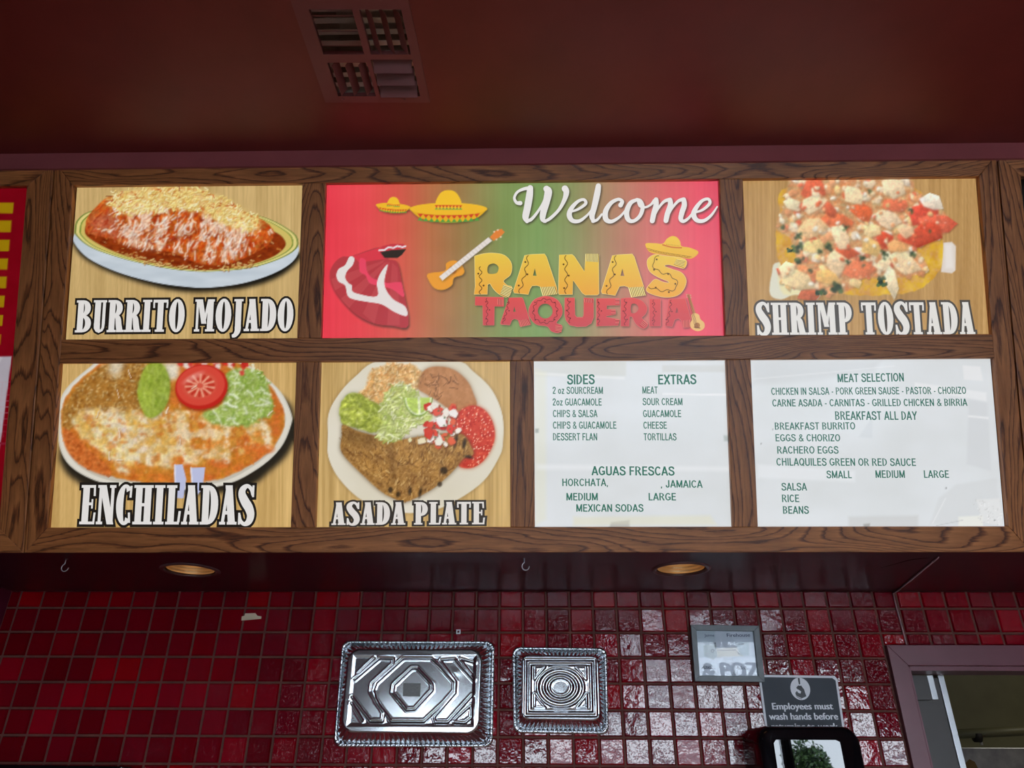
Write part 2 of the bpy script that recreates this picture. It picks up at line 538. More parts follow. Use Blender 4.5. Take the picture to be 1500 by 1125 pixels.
# doorway casing, the room behind it
mb = MB()
mb.prism([(FX0, FLOOR), (DX0, FLOOR), (DX0, DZ1), (FX0, FZ1)], 0.0, 0.022)
mb.prism([(FX0, FZ1), (DX0, DZ1), (DX1, DZ1), (FX1, FZ1)], 0.0, 0.022)
mb.prism([(DX1, FLOOR), (FX1, FLOOR), (FX1, FZ1), (DX1, DZ1)], 0.0, 0.022)
structure('trim_1', mb, M['trim'], TILE, bevel=0.002)
mb = MB()
mb.box(DX0 - .002, DX0 + .014, FLOOR, DZ1, -.125, .002); mb.box(DX1 - .014, DX1 + .002, FLOOR, DZ1, -.125, .002)
mb.box(DX0 - .002, DX1 + .002, DZ1 - .014, DZ1 + .002, -.125, .002)
structure('trim_2', mb, M['trim'], TILE)
KY = 2.6
mb = MB()
mb.box(.6, 4.4, KY, KY + .1, FLOOR, 2.75); mb.box(.5, .6, .12, KY, FLOOR, 2.75); mb.box(4.4, 4.5, .12, KY, FLOOR, 2.75)
structure('wall_kitchen', mb, M['brown_olive'])
mb = MB(); mb.box(.5, 4.5, .12, KY + .1, 2.75, 2.85); structure('ceiling.001', mb, M['brown_olive'])

# street outside
mb = MB(); mb.box(-60, 60, -90, STORE_Y - .13, FLOOR - .2, FLOOR - .05); structure('floor.001', mb, M['asphalt'])

# ------------------------------------------------------------------ menu cabinets
def U(u): return (u - 0.1907) * P
def V(v): return v * P
VB, VO0, VO1, VO2, VO3, VT = 0.0, V(0.89), V(6.93), V(7.82), V(13.84), V(14.72)
DEP = 0.018                        # the sheets sit this far behind the oak face
TH = 0.032

def frame_part(th, name, pts, mat):
    mb = MB(); mb.prism(pts, -TH, 0.0); mb.build(name, M[mat], th, bevel=0.0022)

def cabinet(label, u0, u1, left, right, dividers, mid):
    th = Thing('menu_cabinet', label, 'cabinet', BOARD, (u0 + u1) / 2, 0, 0, 'oak menu cabinets over the counter')
    o = (u0 + u1) / 2
    a, b = u0 - o, u1 - o
    li, ri = left - o, right - o
    frame_part(th, 'top_rail', [(a, VT), (li, VO3), (ri, VO3), (b, VT)], 'oak_along')
    frame_part(th, 'bottom_rail', [(a, VB), (b, VB), (ri, VO0), (li, VO0)], 'oak_along')
    frame_part(th, 'side_stile', [(a, VB), (li, VO0), (li, VO3), (a, VT)], 'oak_up')
    frame_part(th, 'side_stile', [(b, VB), (b, VT), (ri, VO3), (ri, VO0)], 'oak_up')
    if mid: frame_part(th, 'middle_rail', [(li, VO1), (ri, VO1), (ri, VO2), (li, VO2)], 'oak_along')
    for (x0, x1, up) in dividers:
        y0, y1 = (VO2, VO3) if up else (VO0, VO1)
        frame_part(th, 'divider', [(x0 - o, y0), (x1 - o, y0), (x1 - o, y1), (x0 - o, y1)], 'oak_up')
    mb = MB(); mb.box(a + .004, b - .004, .05, VT - .004, -.17, -.05)
    mb.build('cabinet_body', M['dark'], th)
    return th

E0, E1 = U(-17.96), U(17.96)
cabinet('large oak menu cabinet in the middle, framing seven lit panels', E0, E1, U(-17.2), U(17.24),
        [(U(-8.33), U(-7.43), 1), (U(7.53), U(8.42), 1), (U(-8.32), U(-7.43), 0), (U(-.4), U(.48), 0), (U(7.53), U(8.42), 0)], True)
_lr = BOARD.px(43, 400, 0)[0], BOARD.px(31, 400, 0)[0]
LN = BOARD.px(28.5, 400, 0)[0]
cabinet('oak menu cabinet cut off at the left edge, around a red panel', X_LEFT + .012, E0 - .004, X_LEFT + .05, LN, [], False)
cabinet('oak menu cabinet cut off at the right edge, only its oak stile showing', E1 + .004, X_RIGHT - .012, E1 + .004 + V(.78), X_RIGHT - .1, [], True)

# ------------------------------------------------------------------ printing
def catmull(pts, k=8, closed=False):
    n = len(pts)
    out = []
    for i in range(n if closed else n - 1):
        p = [pts[(i + d) % n] if closed else pts[min(max(i + d, 0), n - 1)] for d in (-1, 0, 1, 2)]
        for s in range(k):
            t = s / k
            out.append(tuple(.5 * (2 * p[1][c] + (p[2][c] - p[0][c]) * t + (2 * p[0][c] - 5 * p[1][c] + 4 * p[2][c] - p[3][c]) * t * t
                                   + (3 * p[1][c] - p[0][c] - 3 * p[2][c] + p[3][c]) * t ** 3) for c in range(len(pts[0]))))
    if not closed: out.append(tuple(pts[-1]))
    return out


def blur(a, r):
    if r <= 0: return a
    k = int(math.ceil(r * 2.5))
    w = np.exp(-0.5 * (np.arange(-k, k + 1) / r) ** 2); w /= w.sum()
    for ax in (0, 1):
        pad = [(0, 0)] * a.ndim; pad[ax] = (k, k)
        b = np.pad(a, pad, mode='edge')
        o = np.zeros_like(a)
        for i, wi in enumerate(w):
            o += wi * (b[i:i + a.shape[0]] if ax == 0 else b[:, i:i + a.shape[1]])
        a = o
    return a


class Canvas:
    """A printed sheet: a fine mesh whose vertices hold the ink colour (0-255)."""
    def __init__(self, frame, u0, u1, v0, v1, n=0.0, step=0.0031):
        self.F, self.n = frame, n
        self.nu, self.nv = int((u1 - u0) / step) + 1, int((v1 - v0) / step) + 1
        u = np.linspace(u0, u1, self.nu); v = np.linspace(v0, v1, self.nv)
        self.U, self.V = np.meshgrid(u, v)
        self.X, self.Y = frame.project(self.U, self.V, n)       # where the photograph shows each point
        self.img = np.zeros((self.nv, self.nu, 3))
        self.pxs = float(np.hypot(self.X[0, 1] - self.X[0, 0], self.Y[0, 1] - self.Y[0, 0]))
        self.rs = np.random.RandomState(5)

    def noise(self, sx, sy=None, seed=0, octv=3, X=None, Y=None):
        sy = sy or sx
        X = self.X if X is None else X
        Y = self.Y if Y is None else Y
        out = 0; amp = 1; tot = 0
        for o in range(octv):
            rs = np.random.RandomState(seed * 17 + o)
            T = rs.rand(64, 64)
            x = X / sx * 2 ** o + 7.3 * o; y = Y / sy * 2 ** o + 3.1 * o
            xi = np.floor(x).astype(int); yi = np.floor(y).astype(int)
            fx = x - xi; fy = y - yi
            fx = fx * fx * (3 - 2 * fx); fy = fy * fy * (3 - 2 * fy)
            a = T[yi % 64, xi % 64]; b = T[yi % 64, (xi + 1) % 64]; c = T[(yi + 1) % 64, xi % 64]; d = T[(yi + 1) % 64, (xi + 1) % 64]
            out = out + amp * (a * (1 - fx) * (1 - fy) + b * fx * (1 - fy) + c * (1 - fx) * fy + d * fx * fy)
            tot += amp; amp *= .5
        return out / tot

    def sl(self, pts, m):
        xs = [p[0] for p in pts]; ys = [p[1] for p in pts]
        ok = (self.X > min(xs) - m) & (self.X < max(xs) + m) & (self.Y > min(ys) - m) & (self.Y < max(ys) + m)
        r = np.where(ok.any(1))[0]; c = np.where(ok.any(0))[0]
        if len(r) == 0 or len(c) == 0: return None
        return slice(r[0], r[-1] + 1), slice(c[0], c[-1] + 1)

    def fast(self, pts, m):
        # small marks: the index window follows from the sheet's near-linear mapping
        if not hasattr(self, '_cx'):
            self._cx = self.X.mean(0); self._cy = self.Y.mean(1)
            self._ex = np.abs(self.X - self._cx[None]).max(); self._ey = np.abs(self.Y - self._cy[:, None]).max()
        xs = [p[0] for p in pts]; ys = [p[1] for p in pts]
        c = np.where((self._cx > min(xs) - m - self._ex) & (self._cx < max(xs) + m + self._ex))[0]
        r = np.where((self._cy > min(ys) - m - self._ey) & (self._cy < max(ys) + m + self._ey))[0]
        if len(r) == 0 or len(c) == 0: return None
        return slice(r[0], r[-1] + 1), slice(c[0], c[-1] + 1)

    def put(self, sl, mask, col, alpha=1.0):
        col = np.asarray(col, float)
        a = (mask * alpha)[..., None]
        self.img[sl] = self.img[sl] * (1 - a) + (col if col.ndim == 3 else col.reshape(1, 1, 3)) * a

    def mask(self, pts, feather=1.0, grow=0.0, warp=0.0, wseed=1, wscale=9):
        m = np.zeros(self.X.shape)
        s = self.sl(pts, feather * 2 + grow + warp + 2)
        if s is None: return m
        X, Y = self.X[s], self.Y[s]
        if warp:
            X = X + (self.noise(wscale, None, wseed, 2)[s] - .5) * 2 * warp
            Y = Y + (self.noise(wscale, None, wseed + 9, 2)[s] - .5) * 2 * warp
        ins = np.zeros(X.shape, bool); d2 = np.full(X.shape, 1e9)
        k = len(pts)
        for i in range(k):
            x1, y1 = pts[i]; x2, y2 = pts[(i + 1) % k]
            if y1 != y2:
                c = ((Y < y1) != (Y < y2)) & (X < (x2 - x1) * (Y - y1) / (y2 - y1) + x1)
                ins ^= c
            dx, dy = x2 - x1, y2 - y1
            L = dx * dx + dy * dy + 1e-9
            t = np.clip(((X - x1) * dx + (Y - y1) * dy) / L, 0, 1)
            d2 = np.minimum(d2, (X - x1 - t * dx) ** 2 + (Y - y1 - t * dy) ** 2)
        sd = np.sqrt(d2) * np.where(ins, 1, -1) + grow
        m[s] = np.clip(.5 + sd / max(feather, .01), 0, 1)
        return m

    def poly(self, pts, col, feather=1.0, alpha=1.0, **k):
        m = self.mask(pts, feather, **k)
        self.put((slice(None), slice(None)), m, col, alpha)
        return m

    def fill(self, m, col, alpha=1.0):
        self.put((slice(None), slice(None)), m, col, alpha)

    def ellm(self, cx, cy, rx, ry, rot=0.0, feather=1.0):
        c, s = math.cos(rot), math.sin(rot)
        x, y = self.X - cx, self.Y - cy
        a = (x * c + y * s) / rx; b = (-x * s + y * c) / ry
        r = np.sqrt(a * a + b * b)
        return np.clip(.5 - (r - 1) * min(rx, ry) / feather, 0, 1)

    def ell(self, cx, cy, rx, ry, col, rot=0.0, feather=1.0, alpha=1.0):
        self.put((slice(None), slice(None)), self.ellm(cx, cy, rx, ry, rot, feather), col, alpha)

    def seg(self, pts, hw, col, alpha=1.0, feather=1.0):
        s = self.fast(pts, hw + feather)
        if s is None: return
        X, Y = self.X[s], self.Y[s]
        d = np.full(X.shape, 1e9)
        for (x1, y1), (x2, y2) in zip(pts[:-1], pts[1:]):
            dx, dy = x2 - x1, y2 - y1
            t = np.clip(((X - x1) * dx + (Y - y1) * dy) / (dx * dx + dy * dy + 1e-9), 0, 1)
            d = np.minimum(d, (X - x1 - t * dx) ** 2 + (Y - y1 - t * dy) ** 2)
        self.put(s, np.clip(.5 + (hw - np.sqrt(d)) / feather, 0, 1), col, alpha)

    def chip(self, cx, cy, r, col, alpha=1.0, k=6, feather=1.0, asp=1.0, shade=None, rot=None):
        """An irregular angular morsel, darker on its lower side."""
        rs = self.rs
        a0 = rs.rand() * 6.28 if rot is None else rot
        pts = []
        for i in range(k):
            a = 6.28 * i / k + rs.rand() * .5
            q = r * (.7 + .5 * rs.rand())
            x, y = q * math.cos(a) * asp, q * math.sin(a)
            pts.append((cx + x * math.cos(a0) - y * math.sin(a0), cy + x * math.sin(a0) + y * math.cos(a0)))
        s = self.fast(pts, feather + 2)
        if s is None: return
        def msk(dx, dy, f):
            X, Y = self.X[s] - dx, self.Y[s] - dy
            ins = np.zeros(X.shape, bool); d2 = np.full(X.shape, 1e9)
            for i in range(k):
                x1, y1 = pts[i]; x2, y2 = pts[(i + 1) % k]
                ins ^= ((Y < y1) != (Y < y2)) & (X < (x2 - x1) * (Y - y1) / (y2 - y1 + 1e-9) + x1)
                ex, ey = x2 - x1, y2 - y1
                t = np.clip(((X - x1) * ex + (Y - y1) * ey) / (ex * ex + ey * ey + 1e-9), 0, 1)
                d2 = np.minimum(d2, (X - x1 - t * ex) ** 2 + (Y - y1 - t * ey) ** 2)
            return np.clip(.5 + np.sqrt(d2) * np.where(ins, 1, -1) / f, 0, 1)
        if shade is not None: self.put(s, msk(1, 1.6, 2.5), shade, .55 * alpha)
        self.put(s, msk(0, 0, feather), np.clip(np.asarray(col, float) + rs.randn() * 8, 0, 255), alpha)
        self.put(s, msk(-.6, -.8, 2.5) * msk(1.4, 1.6, 3), np.clip(np.asarray(col, float) * 1.1 + 12, 0, 255), .35 * alpha)

    def morsel(self, cx, cy, r, asp, rot, col, k=8, seed=None, alpha=.94, rag=.7):
        """A piece of food: ragged outline, mottled, lighter on its upper left, dark at its lower edge."""
        rs = self.rs
        pts = []
        for i in range(k):
            a = 6.283 * i / k + (rs.rand() - .5) * .5
            q = r * (.72 + .5 * rs.rand())
            x, y = q * math.cos(a) * asp, q * math.sin(a)
            pts.append((cx + x * math.cos(rot) - y * math.sin(rot), cy + x * math.sin(rot) + y * math.cos(rot)))
        ex = self.sl(pts, 6)
        if ex is None: return
        if not hasattr(self, '_nz'): self._nz = [self.noise(4.5, None, 91, 3), self.noise(1.8, None, 92, 2)]
        m = self.mask(pts, 1.2, warp=rag, wseed=int(rs.randint(5)) + 40, wscale=7)[ex]
        sh = self.mask([(x + 1, y + 1.6) for x, y in pts], 3)[ex]
        self.put(ex, sh, np.asarray(col, float) * .55, .4)
        X, Y = self.X[ex], self.Y[ex]
        g = 1.06 - .22 * np.clip(((X - cx) * .5 + (Y - cy)) / (r + 1e-6), -1, 1.2) * .6
        v = (g + .26 * (self._nz[0][ex] - .5) + .10 * (self._nz[1][ex] - .5))[..., None]
        self.put(ex, m, np.clip(np.asarray(col, float)[None, None] * v + rs.randn() * 6, 0, 255), alpha)

    def finish(self, m, amt=.16, soft=.5):
        s = blur(self.img, soft)
        self.img = self.img * (1 - m[..., None]) + s * m[..., None]
        n = 1 + amt * ((self.noise(6, None, 71, 3) - .5) * 1.4 + (self.noise(2.2, None, 72, 2) - .5))
        self.img *= 1 + (n[..., None] - 1) * m[..., None]

    def shreds(self, n, region, L, hw, ang, spread, cols, alpha=.9, shade=None, curve=.3, dens=None, feather=.9):
        """n strands scattered over the region mask."""
        rs = self.rs
        w = (region if dens is None else region * dens).ravel().astype(float)
        if w.sum() <= 0: return
        idx = rs.choice(len(w), n, p=w / w.sum())
        cols = np.asarray(cols, float)
        for q in idx:
            x, y = self.X.ravel()[q], self.Y.ravel()[q]
            a = (ang(x, y) if callable(ang) else ang) + rs.randn() * spread
            l = L[0] + rs.rand() * (L[1] - L[0]); b = a + rs.randn() * curve
            p = [(x - math.cos(a) * l / 2, y - math.sin(a) * l / 2), (x, y), (x + math.cos(b) * l / 2, y + math.sin(b) * l / 2)]
            h = hw[0] + rs.rand() * (hw[1] - hw[0])
            if shade is not None: self.seg([(u + .7, v + 1.1) for u, v in p], h, shade, alpha * .55, 1.6)
            self.seg(p, h, np.clip(cols[rs.randint(len(cols))] + rs.randn() * 6, 0, 255), alpha, feather)

    def wood(self, base=(203, 170, 112)):
        n = self.noise(2.2, 120, 3, 3) - .5
        w = self.noise(16, 400, 5, 2) - .5
        c = np.array(base, float)[None, None] + (n * 44 + w * 26)[..., None] * np.array([1, .98, .86])
        self.img[:] = c

    def tint(self, mask, mul):
        self.img *= (1 - mask[..., None]) + mask[..., None] * np.asarray(mul, float).reshape(1, 1, -1)

    def build(self, name, mat, parent):
        nu, nv = self.nu, self.nv
        co = np.empty((nv * nu, 3), np.float32)
        co[:, 0] = self.U.ravel(); co[:, 1] = self.V.ravel(); co[:, 2] = self.n
        i = np.arange(nv * nu).reshape(nv, nu)
        q = np.stack([i[:-1, :-1], i[:-1, 1:], i[1:, 1:], i[1:, :-1]], -1).reshape(-1)
        me = bpy.data.meshes.new(name)
        me.vertices.add(nv * nu); me.vertices.foreach_set('co', co.ravel())
        nf = len(q) // 4
        me.loops.add(len(q)); me.loops.foreach_set('vertex_index', q.astype(np.int32))
        me.polygons.add(nf); me.polygons.foreach_set('loop_start', np.arange(0, len(q), 4, dtype=np.int32))
        me.update(calc_edges=True)
        at = me.color_attributes.new('ink', 'FLOAT_COLOR', 'POINT')
        c = np.ones((nv * nu, 4), np.float32)
        c[:, :3] = lin(np.clip(self.img, 0, 255).reshape(-1, 3))
        at.data.foreach_set('color', c.ravel())
        me.materials.append(mat)
        o = bpy.data.objects.new(name, me)
        COL.objects.link(o)
        o.parent = parent.e if isinstance(parent, Thing) else parent
        return o


# ------------------------------------------------------------------ lettering
_fc = bpy.data.curves.new('type', 'FONT')
_fo = bpy.data.objects.new('type', _fc)

def type_mesh(s, bold=0.0):
    _fc.body = s; _fc.size = 1.0; _fc.offset = bold; _fc.resolution_u = 4
    dg = bpy.context.evaluated_depsgraph_get()
    me = bpy.data.meshes.new_from_object(_fo, depsgraph=dg)
    v = [(p.co.x, p.co.y) for p in me.vertices]; f = [tuple(p.vertices) for p in me.polygons]
    bpy.data.meshes.remove(me)
    return v, f
COL.objects.link(_fo)
CAPH = max(p[1] for p in type_mesh('H')[0])

def set_type(mb, frame, s, xl, yl, xr, yr, cap, n, bold=0.0, px=None):
    """Sets a line between two baseline points of the photograph, with capitals `cap` pixels tall."""
    px = px or (lambda x, y: frame.px(x, y, n))
    v, f = type_mesh(s)
    x0, x1 = min(p[0] for p in v), max(p[0] for p in v)
    a, b = px(xl, yl), px(xr, yr)
    t0, t1 = px(xl, yl - cap), px(xr, yr - cap)
    out = []
    for (x, y) in v:
        s_, t_ = (x - x0) / (x1 - x0), y / CAPH
        out.append((a[0] + (b[0] - a[0]) * s_ + ((t0[0] - a[0]) * (1 - s_) + (t1[0] - b[0]) * s_) * t_ * 0,
                    (a[1] + (b[1] - a[1]) * s_) + ((t0[1] - a[1]) * (1 - s_) + (t1[1] - b[1]) * s_) * t_, n))
    for k in range(3 if bold else 1):                # heavier type: the outline doubled sideways and up
        d = abs(b[0] - a[0]) / (x1 - x0) * bold
        mb.add([(x + (k - 1) * d * (1 if bold else 0), y + (.4 * d if k == 1 and bold else 0), z + k * 3e-6) for x, y, z in out], f)


# a heavy, condensed slab face for the dish names: every letter is a few strips in a box one unit tall
def _stem(x, y0=0., y1=1., h=.098): return ([(x - h, y0), (x - h, y1)], [(x + h, y0), (x + h, y1)])
def _bar(x0, x1, y, h=.038): return ([(x0, y + h), (x1, y + h)], [(x0, y - h), (x1, y - h)])
def _diag(x0, y0, x1, y1, h): return ([(x0 - h, y0), (x1 - h, y1)], [(x0 + h, y0), (x1 + h, y1)])
def _serif(x, y, h=.105, e=.05): return _bar(x - h - e, x + h + e, .035 if y == 0 else .965, .035)
def _ring(cx, rx, ix, a0, a1, cy=.5, ry=.52, iy=.43, k=22):
    L, R = [], []
    for i in range(k + 1):
        a = math.radians(a0 + (a1 - a0) * i / k)
        L.append((cx + rx * math.cos(a), cy + ry * math.sin(a))); R.append((cx + ix * math.cos(a), cy + iy * math.sin(a)))
    return (L, R)
def _bowl(x0, xr, y0, y1, t=.2):
    cy, ry = (y0 + y1) / 2, (y1 - y0) / 2
    L, R = [], []
    for i in range(15):
        a = math.radians(90 - 180 * i / 14)
        c, s = math.cos(a), math.sin(a)
        L.append((x0 + (xr - x0) * c ** .8 if c > 0 else x0, cy + ry * s))
        R.append((x0 + max(xr - x0 - t, .02) * max(c, 0) ** .8, cy + (ry - .075) * s))
    return (L, R)
def _path(pts, ws, k=6):
    c = catmull([p + (w,) for p, w in zip(pts, ws)], k)
    L, R = [], []
    for i, p in enumerate(c):
        a, b = c[max(i - 1, 0)], c[min(i + 1, len(c) - 1)]
        dx, dy = b[0] - a[0], b[1] - a[1]; d = math.hypot(dx, dy) or 1
        nx, ny = -dy / d, dx / d
        L.append((p[0] + nx * p[2], p[1] + ny * p[2])); R.append((p[0] - nx * p[2], p[1] - ny * p[2]))
    return (L, R)

SLAB = {
    'B': (.53, [_stem(.155), _bar(0, .2, .965, .035), _bar(0, .2, .035, .035), _bowl(.2, .49, .5, 1), _bowl(.2, .53, 0, .54)]),
    'U': (.45, [_stem(.155, .25), _serif(.155, 1, .105, .05), _stem(.37, .25, 1, .05), _serif(.37, 1, .05, .03),
                ([(.05, .28), (.06, .12), (.13, .02), (.24, -.02), (.36, .04), (.41, .14), (.42, .28)], [(.26, .28), (.26, .17), (.265, .1), (.28, .08), (.3, .1), (.32, .16), (.32, .28)])]),
    'R': (.54, [_stem(.155), _serif(.155, 0), _bar(0, .2, .965, .035), _bowl(.2, .5, .48, 1), _path([(.27, .52), (.36, .42), (.4, .2), (.44, .03)], [.05, .09, .1, .1]), _bar(.32, .58, .035, .035)]),
    'I': (.31, [_stem(.155), _serif(.155, 0), _serif(.155, 1)]),
    'T': (.5, [_stem(.25), _serif(.25, 0), _bar(0, .5, .955, .045), _diag(.03, .74, .02, .93, .028), _diag(.47, .74, .48, .93, .028)]),
    'O': (.53, [_ring(.265, .265, .05, 0, 360)]),
    'M': (.66, [_stem(.09, 0, 1, .04), _serif(.09, 0, .04, .05), _bar(0, .14, .965, .035), _diag(.325, .24, .17, 1, .085), _diag(.325, .24, .47, 1, .04), _stem(.53), _serif(.53, 0), _bar(.5, .66, .965, .035)]),
    'J': (.34, [_stem(.19, .12), _serif(.19, 1), _path([(.19, .14), (.18, 0), (.1, -.12), (.0, -.15)], [.105, .095, .07, .045])]),
    'A': (.5, [_diag(.09, 0, .22, 1, .045), _diag(.37, 0, .25, 1, .105), _bar(.12, .34, .3, .045), _bar(0, .18, .035, .035), _bar(.23, .52, .035, .035), _bar(.15, .36, .965, .035)]),
    'D': (.53, [_stem(.155), _bar(0, .2, .965, .035), _bar(0, .2, .035, .035), _bowl(.2, .53, 0, 1, .22)]),
    'S': (.47, [_path([(.41, .74), (.37, .9), (.25, .985), (.12, .9), (.1, .76), (.2, .58), (.32, .42), (.38, .24), (.33, .08), (.2, .015), (.08, .1), (.05, .26)],
                      [.03, .05, .05, .09, .11, .125, .125, .11, .09, .05, .05, .03]), _diag(.43, .7, .43, 1, .03), _diag(.04, 0, .04, .3, .03)]),
    'H': (.57, [_stem(.155), _serif(.155, 0), _serif(.155, 1), _stem(.425), _serif(.425, 0), _serif(.425, 1), _bar(.2, .4, .5, .04)]),
    'P': (.5, [_stem(.155), _serif(.155, 0), _bar(0, .2, .965, .035), _bowl(.2, .5, .38, 1)]),
    'E': (.45, [_stem(.155), _bar(0, .43, .965, .035), _bar(0, .45, .035, .035), _bar(.2, .36, .52, .035), _diag(.41, .72, .4, .95, .03), _diag(.42, .05, .44, .3, .03), _diag(.35, .4, .35, .64, .025)]),
    'N': (.52, [_stem(.09, 0, 1, .045), _serif(.09, 0, .045, .05), _bar(0, .14, .965, .035), _diag(.42, 0, .15, 1, .1), _stem(.45, 0, 1, .045), _serif(.45, 1, .045, .05)]),
    'C': (.47, [_ring(.265, .265, .05, 48, 312), _diag(.42, .68, .43, .98, .032), _diag(.42, .04, .4, .3, .032)]),
    'L': (.43, [_stem(.155), _serif(.155, 1), _bar(0, .41, .035, .035), _diag(.39, .05, .42, .34, .035)]),
    ' ': (.24, []),
}

def grow(strip, o):
    L, R = strip
    oL, oR = [], []
    for a, b in zip(L, R):
        dx, dy = a[0] - b[0], a[1] - b[1]; d = math.hypot(dx, dy) or 1
        oL.append([a[0] + dx / d * o, a[1] + dy / d * o]); oR.append([b[0] - dx / d * o, b[1] - dy / d * o])
    closed = math.hypot(L[0][0] - L[-1][0], L[0][1] - L[-1][1]) < 1e-4
    if not closed:
        for e, i in ((0, 1), (-1, -2)):
            for S, T in ((oL, L), (oR, R)):
                m0 = ((L[e][0] + R[e][0]) / 2, (L[e][1] + R[e][1]) / 2); m1 = ((L[i][0] + R[i][0]) / 2, (L[i][1] + R[i][1]) / 2)
                dx, dy = m0[0] - m1[0], m0[1] - m1[1]; d = math.hypot(dx, dy) or 1
                S[e][0] += dx / d * o; S[e][1] += dy / d * o
    return oL, oR

def slab_title(parent, s, xl, yl, xr, yr, cap, n, white=(232, 228, 224), dark=(34, 30, 26), o=.07):
    F = parent.F
    TR = .05
    tot = sum(SLAB[c][0] + TR for c in s) - TR
    a, b = F.px(xl, yl, n), F.px(xr, yr, n)
    hl = F.px(xl, yl - cap, n)[1] - a[1]; hr = F.px(xr, yr - cap, n)[1] - b[1]
    sx = (b[0] - a[0]) / tot
    def mp(x, y, dn):
        t = x / tot
        return (a[0] + x * sx, a[1] + (b[1] - a[1]) * t + y * (hl * (1 - t) + hr * t), n + dn)
    mb = MB()
    for layer in (0, 1):
        x = 0.0
        mb.col = (dark, white)[layer]
        for c in s:
            w, strips = SLAB[c]
            for q, st in enumerate(strips):
                L, R = grow(st, o) if layer == 0 else st
                k = len(L)
                dn = layer * 2e-4 + q * 4e-6
                mb.add([mp(x + p[0], p[1], dn) for p in L] + [mp(x + p[0], p[1], dn) for p in R], [(i, k + i, k + i + 1, i + 1) for i in range(k - 1)])
            x += w + TR
    return mb.build('lettering', M['letter'], parent, colour=True)


# a plain narrow sans for the menu lines, in the same strips
def _ln(pts, h=.072): return _path(pts, [h] * len(pts), 1)
def _cv(pts, h=.072, k=5): return _path(pts, [h] * len(pts), k)
def _arc(cx, rx, a0, a1, cy=.5, ry=.435, h=.072): return _ring(cx, rx + h, rx - h, a0, a1, cy, ry + h * .95, ry - h * .95)
def _hb(x0, x1, y, h=.066): return _bar(x0, x1, y, h)
_ST = _stem(.1, 0, 1, .072)
_SP = [(.52, .72), (.48, .88), (.3, .945), (.13, .88), (.1, .73), (.18, .6), (.32, .53), (.47, .44), (.54, .28), (.48, .12), (.3, .05), (.12, .11), (.06, .3)]
SANS = {
    'A': (.62, [_ln([(.04, 0), (.31, 1)]), _ln([(.31, 1), (.58, 0)]), _hb(.14, .48, .31)]),
    'B': (.6, [_ST, _bowl(.1, .53, .46, 1, .15), _bowl(.1, .57, 0, .56, .15)]), 'C': (.62, [_arc(.33, .255, 38, 322)]),
    'D': (.62, [_ST, _bowl(.1, .6, 0, 1, .15)]), 'E': (.55, [_ST, _hb(.1, .52, .934), _hb(.1, .49, .52), _hb(.1, .54, .066)]),
    'F': (.52, [_ST, _hb(.1, .51, .934), _hb(.1, .46, .5)]), 'G': (.66, [_arc(.34, .265, 40, 340), _hb(.36, .64, .43), _stem(.585, .1, .45, .062)]),
    'H': (.64, [_ST, _stem(.54, 0, 1, .072), _hb(.1, .54, .53)]), 'I': (.2, [_ST]),
    'J': (.5, [_stem(.38, .25, 1, .072), _cv([(.38, .3), (.36, .12), (.23, .06), (.11, .12), (.08, .32)])]),
    'K': (.62, [_ST, _ln([(.1, .35), (.54, 1)]), _ln([(.26, .58), (.57, 0)])]), 'L': (.5, [_ST, _hb(.1, .49, .066)]),
    'M': (.76, [_ST, _stem(.66, 0, 1, .072), _ln([(.1, 1), (.38, .06)]), _ln([(.38, .06), (.66, 1)])]),
    'N': (.64, [_ST, _stem(.54, 0, 1, .072), _ln([(.1, .98), (.54, .02)])]), 'O': (.68, [_arc(.34, .265, 0, 360)]),
    'P': (.57, [_ST, _bowl(.1, .55, .42, 1, .15)]), 'Q': (.68, [_arc(.34, .265, 0, 360), _ln([(.38, .25), (.62, -.04)], .06)]),
    'R': (.63, [_ST, _bowl(.1, .56, .45, 1, .15), _ln([(.32, .48), (.57, 0)])]), 'S': (.6, [_cv(_SP)]),
    'T': (.56, [_stem(.28, 0, 1, .072), _hb(.01, .55, .934)]), 'U': (.64, [_stem(.1, .3, 1, .072), _stem(.54, .3, 1, .072), _cv([(.1, .36), (.13, .14), (.32, .05), (.51, .14), (.54, .36)])]),
    'X': (.6, [_ln([(.05, 0), (.55, 1)]), _ln([(.05, 1), (.55, 0)])]), 'Y': (.6, [_ln([(.04, 1), (.3, .45)]), _ln([(.56, 1), (.3, .45)]), _stem(.3, 0, .48, .072)]),
    'Z': (.56, [_hb(.04, .52, .934), _hb(.03, .54, .066), _ln([(.07, .06), (.5, .94)])]),
    '&': (.66, [_cv([(.62, .02), (.42, .32), (.2, .68), (.2, .86), (.32, .94), (.43, .84), (.4, .68), (.15, .42), (.09, .24), (.16, .09), (.32, .05), (.48, .16), (.58, .42)], .06)]),
    '2': (.56, [_cv([(.08, .7), (.12, .88), (.28, .945), (.44, .86), (.45, .68), (.3, .42), (.08, .09)]), _hb(.05, .5, .066)]),
    ',': (.2, [_ln([(.1, .12), (.06, -.14)], .06)]), '-': (.3, [_hb(.03, .27, .36)]), ' ': (.24, []),
    'o': (.54, [_arc(.27, .19, 0, 360, .36, .29)]), 'z': (.48, [_hb(.04, .44, .66), _hb(.03, .45, .066), _ln([(.08, .06), (.4, .66)])]),
}

